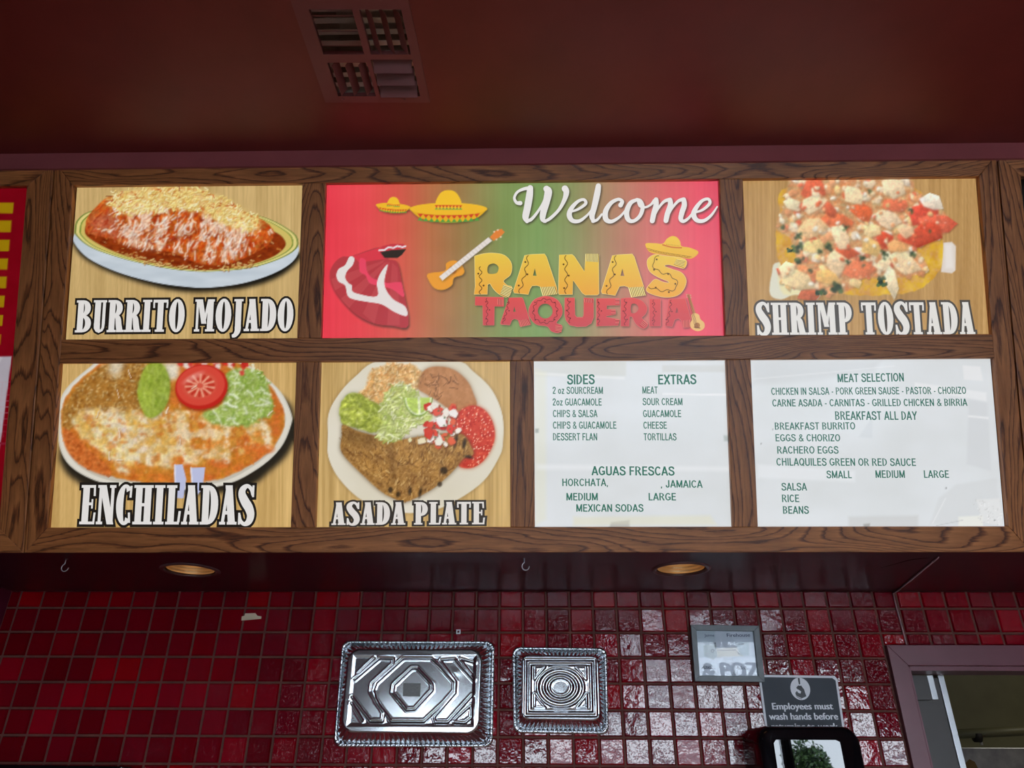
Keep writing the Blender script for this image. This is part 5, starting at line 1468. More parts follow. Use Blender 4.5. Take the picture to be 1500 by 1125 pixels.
cv.seg([(1105, 555), (1220, 545), (1310, 536)], .6, (244, 244, 244), .5, 1.5); cv.seg([(1372, 770), (1410, 762)], .5, (190, 192, 192), .7, 1.2); cv.seg([(1366, 767), (1385, 730)], .5, (246, 246, 246), .7, 1.4)
cv.shreds(60, cv.mask([(1425, 732), (1466, 735), (1468, 768), (1432, 764)], 4), (1, 3), (.3, .7), 0, 2, [(206, 206, 204), (250, 250, 250)], .6)
cv.build('printed_sheet', M['menu'], th)
INK = (52, 112, 96)
for (s, xl, yl, xr, yr, cap, bo) in [('MEAT SELECTION', 1227, 560, 1324.5, 558.5, 12.2, .006), ('CHICKEN IN SALSA - PORK GREEN SAUSE - PASTOR - CHORIZO', 1130, 578.5, 1415.5, 577, 10.5, .002), ('CARNE ASADA - CARNITAS - GRILLED CHICKEN & BIRRIA', 1131.5, 595.5, 1417, 594.5, 10.5, .003), ('BREAKFAST ALL DAY', 1223.5, 615, 1343.5, 615, 12.5, .004), ('BREAKFAST BURRITO', 1135, 629.5, 1253, 629, 10.5, .001), ('EGGS & CHORIZO', 1136, 646.5, 1231, 646.5, 10.5, .001),
                             ('RACHERO EGGS', 1138.5, 664.5, 1228.5, 664.5, 10.8, .001), ('CHILAQUILES GREEN OR RED SAUCE', 1137.5, 682, 1342, 682.5, 11, .002), ('SMALL', 1211, 700.5, 1248, 700.5, 11, .002), ('MEDIUM', 1282.5, 700, 1326, 700, 11, .003), ('LARGE', 1353.5, 700, 1390.5, 700, 11, .002), ('SALSA', 1145, 718.5, 1182, 718.5, 11, .002), ('RICE', 1145.5, 735.5, 1171, 735.5, 11, .003), ('BEANS', 1147, 752.5, 1185, 752.5, 11, .006)]:
    mb = MB(); mb.col = INK
    set_sans(mb, th.F, s, xl, yl, xr, yr, cap, .0006, bo)
    mb.build('lettering_line', M['letter'], th, colour=True)

# ------------------------------------------------------------------ the sign cut off at the left
th, cv = panel('price_sign', 'red sign with yellow bars above a white sheet, at the left edge', ((-40, 272), (41, 272), (-70, 772), (-10, 772)))
n = cv.noise(20, None, 3)
cv.img[:] = np.stack([150 + 14 * (n - .5), 4 + 6 * n, 22 + 8 * n], -1)
for y0, y1, xr in ((297, 312.5, 20.3), (323, 340, 17), (351, 368, 14.5), (378.5, 395, 12), (405, 422, 10), (433, 450, 7), (461.6, 477.6, 4.5), (490, 505, 1.5)):
    cv.poly([(-60, y0), (xr, y0), (xr - 1.3, y1), (-60, y1)], (196, 156, 14), 1.0)
cv.poly([(-80, 524), (17, 522), (-8, 716), (-90, 716)], (216, 206, 214), 1.2)
cv.poly([(-80, 524), (4, 523), (-6, 545), (-80, 545)], (232, 226, 230), 2)
for y in range(560, 640, 9): cv.seg([(-80, y), (14, y)], .4, (224, 186, 196), .6, 1)
for x in (-8, -2, 4, 9): cv.seg([(x, 560), (x - 5, 640)], .4, (224, 186, 196), .5, 1)
cv.seg([(-60, 650), (8, 650)], 1.6, (160, 40, 62), .95, 1)
cv.build('printed_sheet', M['dimprint'], th)

# ------------------------------------------------------------------ ceiling register
vc = vq(.5, .5)
th = Thing('ceiling_vent', 'square maroon four-way air vent in the dark ceiling', 'vent', CEIL, vc[0], vc[1])
def vl(s, t):
    p = vq(s, t); return (p[0] - vc[0], p[1] - vc[1])
quads = {'a': (.13, .09, .50, .50), 'b': (.56, .09, .92, .50), 'c': (.14, .58, .50, .93), 'd': (.54, .55, .92, .93)}
mb = MB()
outer = [vl(0, 0), vl(1, 0), vl(1, 1), vl(0, 1)]
def rect(q): return [vl(q[0], q[1]), vl(q[2], q[1]), vl(q[2], q[3]), vl(q[0], q[3])]
mb.poly(outer, .004, [rect(q) for q in quads.values()])
for i in range(4):
    a, b = outer[i], outer[(i + 1) % 4]
    mb.add([(a[0], a[1], 0), (b[0], b[1], 0), (b[0], b[1], .004), (a[0], a[1], .004)], [(0, 3, 2, 1), (0, 1, 2, 3)][:1])
for q in quads.values():
    r = rect(q)
    for i in range(4):
        a, b = r[i], r[(i + 1) % 4]
        mb.add([(a[0], a[1], .004), (b[0], b[1], .004), (b[0], b[1], -.012), (a[0], a[1], -.012)], [(0, 1, 2, 3)])
plate = mb.build('face_plate', M['vent'], th)
def slat(name, p0, p1, dx, dy, mat):
    """A thin blade from p0 to p1, its lower edge leaning by (dx, dy)."""
    mb = MB()
    z0, z1, t = -.020, .010, .0009
    for s in (-1, 1): pass
    nx, ny = dx, dy
    L = math.hypot(nx, ny) or 1
    ox, oy = nx / L * t, ny / L * t
    top = [(p0[0] - nx / 2, p0[1] - ny / 2, z0), (p1[0] - nx / 2, p1[1] - ny / 2, z0)]
    bot = [(p1[0] + nx / 2, p1[1] + ny / 2, z1), (p0[0] + nx / 2, p0[1] + ny / 2, z1)]
    a = top + bot
    b = [(x + ox, y + oy, z + .0006) for x, y, z in a]
    mb.add(a + b, [(0, 1, 2, 3), (7, 6, 5, 4), (0, 4, 5, 1), (1, 5, 6, 2), (2, 6, 7, 3), (3, 7, 4, 0)])
    return mb.build(name, mat, th)
for k in range(3):
    f = (k + .55) / 3
    q = quads['a']; t = q[1] + (q[3] - q[1]) * f; slat('louver', vl(q[0] + .02, t), vl(q[2] - .01, t), 0, .026, M['vent'])
    q = quads['d']; t = q[1] + (q[3] - q[1]) * f; slat('louver', vl(q[0] + .01, t), vl(q[2] - .02, t), 0, -.034, M['vent'])
    q = quads['b']; s = q[0] + (q[2] - q[0]) * f; slat('louver', vl(s, q[1] + .02), vl(s, q[3] - .01), .022, 0, M['vent'])
    q = quads['c']; s = q[0] + (q[2] - q[0]) * f; slat('louver', vl(s, q[1] + .01), vl(s, q[3] - .02), -.013, 0, M['vent'])
mb = MB()
bx = [vl(.05, .03), vl(.97, .03), vl(.97, .97), vl(.05, .97)]
mb.loops([[(p[0], p[1], -.001) for p in bx], [(p[0], p[1], -.30) for p in bx]])
mb.build('duct_box', M['galv'], th)
for k in range(9):
    t = .07 + .105 * k; a, b = vl(.1, t), vl(.93, t)
    mb = MB(); mb.box(a[0], b[0], a[1] - .008, a[1] + .008, -.040, -.037); mb.build('damper_blade', M['galv'], th)
for s, t in ((.27, .005), (.76, .005), (.18, .965), (.76, .965)):
    mb = MB(); p = vl(s, t); mb.lathe([(.0001, .0065), (.0035, .006), (.0045, .004)], 12, p[0], p[1]); mb.build('screw', M['vent'], plate)

# ------------------------------------------------------------------ downlights in the soffit
for (c, r), where in zip(DL, ('left recessed downlight with a warm gold reflector, in the dark soffit', 'right recessed downlight with a dim gold reflector, in the plum soffit')):
    th = Thing('downlight', where, 'light', SOFFIT, c[0], c[1], 0, 'recessed downlights in the soffit')
    mb = MB(); mb.lathe([(r - .002, -.004), (r - .006, .001), (r, .0045), (r + .008, .004), (r + .0115, .0005), (r + .0115, 0)], 48); mb.build('trim_ring', M['ring'], th, smooth=True)
    prof = []
    for k in range(21):
        t = k / 20
        rr = (r - .008) * (1 - .45 * t ** 1.6)
        prof.append((rr + (.0012 if k % 2 else 0), -.003 - .105 * t))
    prof.append((.0005, -.112))
    mb = MB(); mb.lathe(prof, 48); mb.build('reflector', M['gold'], th, smooth=False)
    mb = MB(); mb.lathe([(.0005, -.045), (.014, -.048), (.024, -.058), (.027, -.070), (.022, -.086), (.014, -.096), (.013, -.111)], 24); mb.build('bulb', M['bulb'], th, smooth=True)

# ------------------------------------------------------------------ hooks under the soffit
for (x, y), lab in (((97, 819), 'small open wire hook screwed under the soffit, left of the downlights'), ((768, 817), 'small open wire hook screwed under the soffit, between the two downlights')):
    p = SOFFIT.px(x, y)
    th = Thing('ceiling_hook', lab, 'hook', SOFFIT, p[0], p[1], 0, 'wire hooks under the soffit')
    pts = [(0, 0, 0), (0, 0, .012)]
    for k in range(13):
        a = math.pi / 2 + math.radians(20) + math.radians(250) * k / 12
        pts.append((.011 * math.cos(a) + .004, 0, .026 - .012 * math.sin(a)))
    mb = MB(); mb.tube(pts, .0016, 8); mb.build('hook_wire', M['alu'], th, smooth=True)
    mb = MB(); mb.lathe([(.0001, .002), (.006, .0018), (.0065, 0)], 16); mb.build('hook_base', M['ring'], th)

# ------------------------------------------------------------------ painted cable across the soffit and down the tiles
a = SOFFIT.px(1374, 815); b = SOFFIT.px(1312, 866)
pts = [(a[0], -a[1], ZS - .003), (b[0], -b[1], ZS - .003)]
w = [TILE.px(x, y, .010) for x, y in ((1308, 869), (1312, 886), (1318, 908), (1326, 938), (1333, 962), (1337, 974))]
pts += [(p[0], -.011, p[1]) for p in w]
mb = MB(); mb.tube(pts, .0030, 8)
o = mb.build('cable', M['cable'], None, WORLD, smooth=True)
tag(o, 'thin painted cable running over the soffit and down to the doorway', 'cable')
# crack in the soffit paint
mb = MB(); pen(mb, SOFFIT, .0006, [(1290, 832), (1312, 826), (1335, 820), (1362, 817)], [.2, .5, .7, .3], (34, 12, 16), False)
mb.build('paint_crack', M['dark'], bpy.data.objects['wall_soffit'])

# ------------------------------------------------------------------ scraps on the tiles
def flat_thing(name, label, cat, pts, n0, n1, mat, frame=TILE, bevel=0):
    q = [frame.px(x, y, n1) for x, y in pts]
    c = (sum(p[0] for p in q) / len(q), sum(p[1] for p in q) / len(q))
    mb = MB(); mb.prism([(x - c[0], y - c[1]) for x, y in q], 0, n1 - n0)
    o = mb.build(name, mat, None, frame.sub(c[0], c[1], n0), bevel=bevel)
    return tag(o, label, cat)
flat_thing('tape_scrap', 'torn scrap of cream masking tape on the red tiles', 'tape', [(354, 903), (358, 902), (359, 898.5), (374, 898), (377, 902), (383, 903), (382.5, 906.5), (353.5, 909)], .0086, .0094, M['cream'])
th = Thing('cable_clip', 'tiny square metal clip stuck to the tiles above the large foil pan', 'clip', TILE, *TILE.px(671.5, 925.5, .008), .0086)
mb = MB()
s1, s2 = .0075, .0035
mb.poly([(-s1, -s1), (s1, -s1), (s1, s1), (-s1, s1)], .002, [[(-s2, -s2), (s2, -s2), (s2, s2), (-s2, s2)]])
for i in range(4):
    q = [(-s1, -s1), (s1, -s1), (s1, s1), (-s1, s1)]; a, b = q[i], q[(i + 1) % 4]
    mb.add([(a[0], a[1], 0), (b[0], b[1], 0), (b[0], b[1], .002), (a[0], a[1], .002)], [(0, 1, 2, 3)])
    q = [(-s2, -s2), (s2, -s2), (s2, s2), (-s2, s2)]; a, b = q[i], q[(i + 1) % 4]
    mb.add([(a[0], a[1], 0), (b[0], b[1], 0), (b[0], b[1], .002), (a[0], a[1], .002)], [(3, 2, 1, 0)])
mb.build('clip_ring', M['alu'], th)

# ------------------------------------------------------------------ foil pans hung bottom-out on the tiles
def rr_point(s, R, quad):
    """Point at perimeter fraction s of a rounded quad (corners TL, TR, BR, BL)."""
    TL, TR, BR, BL = quad
    w = (math.dist(TL, TR) + math.dist(BL, BR)) / 2; h = (math.dist(TL, BL) + math.dist(TR, BR)) / 2
    R = min(R, w * .499, h * .499)
    segs = [w - 2 * R, math.pi * R / 2, h - 2 * R, math.pi * R / 2] * 2
    d = (s % 1.0) * sum(segs); k = 0
    while d > segs[k]: d -= segs[k]; k += 1
    f = d / segs[k] if segs[k] else 0
    a = f * math.pi / 2
    x, y = {0: (R + f * (w - 2 * R), 0), 1: (w - R + R * math.sin(a), R - R * math.cos(a)), 2: (w, R + f * (h - 2 * R)), 3: (w - R + R * math.cos(a), h - R + R * math.sin(a)),
            4: (w - R - f * (w - 2 * R), h), 5: (R - R * math.sin(a), h - R + R * math.cos(a)), 6: (0, h - R - f * (h - 2 * R)), 7: (R - R * math.cos(a), R - R * math.sin(a))}[k]
    u, v = x / w, y / h
    return tuple((TL[i] * (1 - u) + TR[i] * u) * (1 - v) + (BL[i] * (1 - u) + BR[i] * u) * v for i in (0, 1))

def inset(q, d):
    c = [sum(p[i] for p in q) / 4 for i in (0, 1)]
    out = []
    for p in q:
        out.append((p[0] - math.copysign(d, p[0] - c[0]), p[1] - math.copysign(d, p[1] - c[1])))
    return out

def foil_pan(label, rimpx, basepx, depth, K, emboss, rrim, rbase):
    rim = [TILE.px(x, y, .012) for x, y in rimpx]
    base = [TILE.px(x, y, depth) for x, y in basepx]
    c = [sum(p[i] for p in rim) / 4 for i in (0, 1)]
    rim = [(p[0] - c[0], p[1] - c[1]) for p in rim]; base = [(p[0] - c[0], p[1] - c[1]) for p in base]
    th = Thing('foil_pan', label, 'pan', TILE, c[0], c[1], .0082, 'foil pans hung on the tiles')
    depth -= .0082
    S = [i / K for i in range(K)]
    rs = random.Random(len(label))
    def ring(q, R, z, jit=0): return [rr_point(s, R, q) + (z + (jit * (rs.random() - .5) if jit else 0),) for s in S]
    # rolled, crimped rim
    rings = [ring(rim, rrim, .0025, .0006)]
    for ang_ in range(0, 181, 30):
        a = math.radians(ang_); rings.append([(p[0], p[1], p[2] + .0011 * math.sin(i * 1.3) * math.sin(i * .37)) for i, p in enumerate(ring(inset(rim, .0055 - .0055 * math.cos(a)), rrim * .92, .0035 + .0075 * math.sin(a), .0016))])
    mb = MB(); mb.loops(rings, False); mb.build('rolled_rim', M['foil'], th, smooth=True)
    # fluted side wall rising to the base
    rings = []
    q0 = inset(rim, .011)
    for k in range(9):
        t = k / 8
        q = [(a[0] * (1 - t) + b[0] * t, a[1] * (1 - t) + b[1] * t) for a, b in zip(q0, base)]
        am = .0030 * math.sin(math.pi * min(1, t * 1.02)) ** .5 if t < 1 else 0
        cc = [sum(p[i] for p in q) / 4 for i in (0, 1)]
        r = ring(q, rrim * .9 * (1 - t) + rbase * t, .0035 + (depth - .0035) * t)
        rr2 = []
        for i, p in enumerate(r):
            dx, dy = p[0] - cc[0], p[1] - cc[1]; d = math.hypot(dx, dy)
            s = am * math.sin(i * math.pi / 4); rr2.append((p[0] + dx / d * s, p[1] + dy / d * s, p[2]))
        rings.append(rr2)
    mb = MB(); mb.loops(rings, False); mb.build('side_wall', M['foil'], th, smooth=True)
    # embossed base
    rings = [ring(base, rbase, depth), ring(inset(base, .0012), rbase, depth + .0022), ring(inset(base, .003), rbase, depth + .003)]
    N = 120
    bq = inset(base, .003)
    cc = [sum(p[i] for p in bq) / 4 for i in (0, 1)]
    TL, TR, BR, BL = bq
    W = (math.dist(TL, TR) + math.dist(BL, BR)) / 2; H = (math.dist(TL, BL) + math.dist(TR, BR)) / 2
    dent = [(rs.random(), rs.random(), .05 + .12 * rs.random(), (rs.random() - .5) * .0012) for _ in range(6)]
    for k in range(1, N):
        t = 1 - k / N
        r = ring(bq, rbase * .95, 0)
        row = []
        for p in r:
            x, y = cc[0] + (p[0] - cc[0]) * t, cc[1] + (p[1] - cc[1]) * t
            v = (TL[1] * .5 + TR[1] * .5 - y) / H
            xl = TL[0] * (1 - v) + BL[0] * v; xr = TR[0] * (1 - v) + BR[0] * v
            u = (x - xl) / (xr - xl)
            z = depth + .003 + emboss(u, v, W, H)
            for (a, b, s, h) in dent: z += h * math.exp(-((u - a) ** 2 + (v - b) ** 2) / (s * s))
            row.append((x, y, z))
        rings.append(row)
    mb = MB(); mb.loops(rings, True); mb.build('embossed_base', M['foil'], th, smooth=True)
    return th, bq, depth

def sdist(px, py, pts):
    d = 9
    for (x1, y1), (x2, y2) in zip(pts[:-1], pts[1:]):
        dx, dy = x2 - x1, y2 - y1; t = max(0, min(1, ((px - x1) * dx + (py - y1) * dy) / (dx * dx + dy * dy + 1e-12)))
        d = min(d, math.hypot(px - x1 - t * dx, py - y1 - t * dy))
    return d
def groove(d, w, h): return -h * math.exp(-(d / w) ** 2) + .5 * h * math.exp(-((d - 1.7 * w) / (.8 * w)) ** 2)
# grooves measured in the base's own 0..1 coordinates (about 12 : 7.4)
gz = lambda pts: [((x - 110) / 1200., (y - 125) / 745.) for x, y in pts]
LARGE = [gz(p) for p in (
    [(215, 345), (345, 205)], [(185, 400), (395, 200), (520, 205)], [(520, 205), (520, 260), (345, 440), (340, 510), (470, 700), (465, 775), (355, 775), (175, 560)],
    [(610, 200), (860, 200), (940, 270), (1080, 420), (1085, 500), (1000, 610), (830, 775), (540, 775), (400, 610), (360, 500), (380, 430), (610, 200)],
    [(950, 215), (1070, 205), (1250, 400)], [(945, 230), (1090, 420), (1090, 520), (915, 740), (930, 780), (1040, 780), (1240, 545)], [(1120, 215), (1230, 355)], [(1130, 205), (1250, 240)],
    [(175, 615), (285, 770)], [(1095, 760), (1235, 630), (1245, 740), (1190, 785), (1100, 780)],
    [(690, 295), (740, 295), (880, 440), (885, 500), (740, 670), (670, 675), (535, 520), (540, 450), (690, 295)])]
def emb_large(u, v, W, H):
    z = 0
    best = 9
    x, y = u * W, v * H
    for p in LARGE: best = min(best, sdist(x, y, [(a * W, b * H) for a, b in p]))
    e = min(u * W, (1 - u) * W, v * H, (1 - v) * H)
    return groove(best, .0034, .0022) - .003 * min(1, max(0, (e - .016) / .010)) + .002
def emb_small(u, v, W, H):
    x, y = (u - .5) * W, (v - .5) * H
    e = min(u * W, (1 - u) * W, v * H, (1 - v) * H)
    z = 0
    for d0 in (.011, .026): z += groove(abs(e - d0), .0042, .0024)
    rr = math.hypot(x / (W * .30), (y) / (H * .31))
    for k, r0 in enumerate((.50, .74, 1.0)): z += groove(abs(rr - r0) * W * .28, .0042, .0024)
    for sx in (-1, 1):
        for sy in (-1, 1):
            tri = [(sx * W * .20, sy * H * .33), (sx * W * .335, sy * H * .33), (sx * W * .335, sy * H * .12), (sx * W * .20, sy * H * .33)]
            z += groove(sdist(x, y, tri), .0034, .0016)
    return max(z, -.003)
th, bq, dp = foil_pan('large rectangular foil pan hung bottom-out, with chevron grooves and a sticker',
                      [(501, 938), (725, 939), (722, 1095), (488, 1095)], [(510, 951), (707, 951), (702, 1075), (499, 1073)], .075, 760, emb_large, .030, .040)
q = [TILE.px(x, y, dp + .0082) for x, y in ((591, 1001), (616.5, 1001), (615.5, 1020.5), (590.5, 1020))]
o = th.F.I @ TILE.M
q = [o @ Vector((p[0], p[1], dp + .0082)) for p in q]
mb = MB(); mb.prism([(p.x, p.y) for p in q], dp + .0042, dp + .0062)
tag(mb.build('sticker', M['label_grey'], [o for o in th.e.children if o.name.startswith('embossed_base')][0]), 'grey paper sticker')
foil_pan('smaller nearly square foil pan hung bottom-out, with ringed oval grooves',
         [(750, 947), (889, 949), (892, 1076), (752, 1074)], [(764, 959), (877, 961), (880, 1056), (763, 1054)], .060, 560, emb_small, .026, .026)

# ------------------------------------------------------------------ framed print
oq = [TILE.px(x, y, .030) for x, y in ((1012, 915), (1112, 916.5), (1120.5, 999), (1018, 998))]
iq = [TILE.px(x, y, .030) for x, y in ((1020.5, 923), (1104, 924.5), (1111, 990), (1025, 989.5))]
c = [sum(p[i] for p in oq) / 4 for i in (0, 1)]
oq = [(p[0] - c[0], p[1] - c[1]) for p in oq]; iq = [(p[0] - c[0], p[1] - c[1]) for p in iq]
th = Thing('framed_picture', 'small grey framed print hung on the tiles, overlapping the hand-washing sign', 'picture', TILE, c[0], c[1], .0135)
for i in range(4):
    j = (i + 1) % 4
    mb = MB(); mb.prism([oq[i], oq[j], iq[j], iq[i]], 0, .0165); mb.build('frame_side', M['greyframe'], th, bevel=.0012)
mb = MB(); mb.prism([(p[0] * .99, p[1] * .99) for p in oq], -.0005, .004); mb.build('backing', M['dark'], th)
x0, x1 = min(p[0] for p in iq) - .004, max(p[0] for p in iq) + .004
y0, y1 = min(p[1] for p in iq) - .004, max(p[1] for p in iq) + .004
cv = Canvas(th.F, x0, x1, y0, y1, .006, .0013)
n = cv.noise(14, 8, 2)
cv.img[:] = np.stack([196 + 24 * (n - .5), 204 + 20 * (n - .5), 214 + 20 * (n - .5)], -1)
Z = zoomer(1000, 905, 10.715)
cv.poly(Z([(220, 190), (510, 200), (500, 620), (260, 620)]), (166, 180, 188), 3, .7)
cv.poly(Z([(260, 630), (1150, 620), (1200, 910), (260, 910)]), (216, 222, 232), 3, .8)
cv.poly(Z([(330, 440), (520, 420), (545, 600), (480, 650), (340, 600)]), (128, 138, 136), 2.5, .8)
cv.poly(Z([(530, 480), (850, 470), (950, 600), (540, 620)]), (198, 184, 158), 2.5, .8)
cv.poly(Z([(840, 400), (1040, 380), (1040, 590), (900, 590)]), (150, 170, 176), 3, .8)
cv.poly(Z([(420, 386), (520, 386), (520, 415), (420, 415)]), (70, 82, 92), 1, .8); cv.poly(Z([(830, 400), (960, 400), (960, 418), (830, 420)]), (70, 86, 100), 1, .8)
cv.ell(*Z([(470, 520)])[0], 2.6, 2.8, (84, 90, 92), 0, .8); cv.ell(*Z([(470, 520)])[0], 1.2, 1.3, (150, 154, 152), 0, .8)
cv.seg(Z([(540, 510), (830, 505)]), .4, (96, 92, 84), .8, .7); cv.poly(Z([(850, 520), (910, 570), (880, 575)]), (80, 84, 80), 1, .8)
for k in range(9): cv.seg(Z([(300 + 14 * k, 800 - 20 * (k % 3)), (330 + 16 * k, 760 + 30 * (k % 2)), (350 + 20 * k, 800)]), .35, (74, 78, 92), .7, .6)
for k in range(9): cv.seg(Z([(850 + 20 * k, 800 - 30 * (k % 2)), (865 + 20 * k, 760 + 20 * (k % 3)), (870 + 18 * k, 810)]), .35, (84, 88, 100), .6, .6)
for k in range(6): cv.seg(Z([(780 + 15 * k, 885 - 30 * (k % 3)), (790 + 15 * k, 895)]), .35, (84, 88, 100), .6, .6)
pr = cv.build('print', M['paper'], th)
mb = MB(); mb.col = (38, 44, 84)
set_type(mb, th.F, 'Jaime', 1032, 932.5, 1046.5, 932.5, 4.0, .0064, .0)
mb.build('handwriting', M['paper'], pr, colour=True)
mb = MB(); mb.col = (38, 44, 84)
set_type(mb, th.F, 'Firehouse', 1065, 933, 1099, 932.5, 5.0, .0064, .01)
mb.build('handwriting', M['paper'], pr, colour=True)
mb = MB(); mb.prism(iq, .0092, .0105); mb.build('glass_pane', M['glass'], th)

# ------------------------------------------------------------------ hand-washing sign
sq = [TILE.px(x, y, .012) for x, y in ((1111, 988.5), (1226, 990), (1240.5, 1088), (1124, 1088))]
c = [sum(p[i] for p in sq) / 4 for i in (0, 1)]
th = Thing('hand_washing_sign', 'grey plastic sign reading Employees must wash hands before, above the black dispenser', 'sign', TILE, c[0], c[1], .0084)
sq = [(p[0] - c[0], p[1] - c[1]) for p in sq]
def rounded(q, R, k=60): return [rr_point(i / k, R, q) for i in range(k)]
mb = MB(); mb.prism(rounded(sq, .008), 0, .003); mb.build('sign_border', M['white_ink'], th)
mb = MB(); mb.prism(rounded(inset(sq, .0072), .006), .0029, .0033); face = mb.build('sign_face', M['signgrey'], th)
mb = MB(); n = .0037
for (s, xl, yl, xr, yr, cap) in (('Employees must', 1132, 1039.3, 1220.5, 1039, 9.4), ('wash hands before', 1127.5, 1054.2, 1228, 1054, 9.6), ('returning to work', 1131, 1069, 1228, 1069, 9.6)):
    mb = MB(); set_type(mb, th.F, s, xl, yl, xr, yr, cap, n, .035)
    mb.build('lettering_line', M['white_ink'], face)
mb = MB(); mb.add([th.F.px(1172.3 + 14.4 * math.cos(a * .2094) + 0.12 * 16 * math.sin(a * .2094), 1009 + 16.4 * math.sin(a * .2094), n) + (n,) for a in range(30)], [tuple(range(30))]); mb.build('round_symbol', M['white_ink'], face)
Z = zoomer(1100, 980, 7.5)
mb = MB(); n = .0040
mb.poly([th.F.px(x, y, n) for x, y in Z([(515, 97), (535, 100), (542, 165), (528, 172), (520, 140)])], n)
mb.poly([th.F.px(x, y, n) for x, y in Z([(500, 200), (520, 180), (545, 185), (570, 205), (585, 225), (595, 260), (610, 300), (560, 322), (520, 305), (495, 290), (488, 262), (505, 240), (520, 262), (545, 270), (552, 248), (520, 225)])], n)
for k in range(4): pen(mb, th.F, n, Z([(500 + 16 * k, 205 - 8 * k), (520 + 16 * k, 225 - 4 * k)]), [.5, .5], None, False, 0)
pen(mb, th.F, n, Z([(500, 300), (530, 322), (560, 330)]), [.4, .5, .4], None, False, 2)
mb.build('hand_pictogram', M['dark_ink'], face)

# ------------------------------------------------------------------ towel dispenser
DPT = .20
lean = math.radians(1.2)
fq = [TILE.px(x, y, DPT) for x, y in ((1113, 1068), (1258, 1068))]
xL, xR = fq[0][0] - .004, fq[1][0] + .004
zt = TILE.px(1185, 1062, DPT)[1]
zb = zt - .40
c = ((xL + xR) / 2, zt)
th = Thing('towel_dispenser', 'glossy black paper towel dispenser below the hand-washing sign, cut off by the frame', 'dispenser', TILE, c[0], zb, .0085)
w, h = (xR - xL) / 2, zt - zb
K = 72
def rq(w0, z0, z1): return [(-w0, z1), (w0, z1), (w0, z0), (-w0, z0)]
rings = []
for (ww, ins, zz) in ((w + .004, 0, 0), (w + .004, 0, .13), (w + .002, .002, .165), (w - .003, .006, .183), (w - .012, .014, .1915)):
    rings.append([rr_point(i / K, .045, rq(ww, ins, h - ins)) + (zz,) for i in range(K)])
rings = [[(x, y, z - max(0, y) * math.tan(lean) * (z / .1915)) for x, y, z in r] for r in rings]
mb = MB(); mb.loops(rings, True); mb.build('housing', M['black'], th, smooth=True)
pw = [TILE.px(x, y, DPT - .004) for x, y in ((1131, 1082), (1231, 1082))]
px0, px1 = pw[0][0] - c[0], pw[1][0] - c[0]; pz1 = pw[0][1] - zb
rings = []
for (d, zz) in ((0, .188), (.0, .1935), (.003, .1955)):
    rings.append([rr_point(i / K, .008, [(px0 + d, pz1 - d), (px1 - d, pz1 - d), (px1 - d, .05 + d), (px0 + d, .05 + d)]) + (zz,) for i in range(K)])
rings = [[(x, y, z - max(0, y) * math.tan(lean) * (z / .1915)) for x, y, z in r] for r in rings]
mb = MB(); mb.loops(rings, True); tag(mb.build('smoked_window', M['smoke'], th), 'smoked glossy front window')

# ------------------------------------------------------------------ top of a dark monitor at the lower left
q = [TILE.px(x, y, .10) for x, y in ((-60, 1119.2), (180, 1122.2))]
th = Thing('wall_monitor', 'dark monitor with only its top edge showing at the lower left corner', 'monitor', TILE, (q[0][0] + q[1][0]) / 2, q[0][1] - .42, .0085)
w = (q[1][0] - q[0][0]) / 2
mb = MB(); mb.prism([(-w, 0), (w, 0), (w, .42 - (q[0][1] - q[1][1])), (-w, .42)], .03, .095); mb.build('monitor_case', M['black'], th, bevel=.004)
mb = MB(); mb.box(-w + .02, w - .02, .02, .39, .0955, .097); mb.build('screen', M['smoke'], th)
mb = MB(); mb.box(-.06, .06, .14, .27, 0, .03); mb.build('wall_bracket', M['dark'], th)

# ------------------------------------------------------------------ inside the doorway
# open door leaf just inside the doorway, its bright edge channel standing out
DOORTOP = DZ1 - .02
DY = .150
DF = axes((0, DY, 0), (1, 0, 0), (0, 0, 1), (0, -1, 0))
door = bpy.data.objects.new('door_1', None); COL.objects.link(door); tag(door, kind='structure')
hx = DX0 + .012
door.matrix_world = DF.sub(hx, FLOOR).M
def dpx(x, y): q = DF.px(x, y); return (q[0] - hx, q[1] - FLOOR)
xa, xb = dpx(1385, 1040)[0], dpx(1393.5, 1040)[0]
ztop = DOORTOP - FLOOR
mb = MB(); mb.box(0, xa, .01, ztop, -.04, 0); mb.build('door_leaf', M['door'], door, bevel=.002)
mb = MB(); mb.box(xa, xb, .01, ztop + .012, -.045, .006); mb.build('edge_channel', M['alu'], door, bevel=.001)
h0_, h1_ = dpx(1350, 1026)[1], ztop + .004
x0_, x1_ = dpx(1350, 986)[0], dpx(1358.5, 986)[0]
mb = MB(); mb.box(.004, x0_, h0_, h1_, .001, .03); mb.build('closer_box', M['door'], door)
mb = MB(); mb.box(x0_, x1_, h0_, h1_, .001, .034); mb.build('closer_end_plate', M['alu'], door, bevel=.001)
mb = MB(); mb.box(xb + .003, xb + .009, h0_ + .002, h1_ - .002, -.03, -.026); mb.build('catch_plate', M['alu'], door)
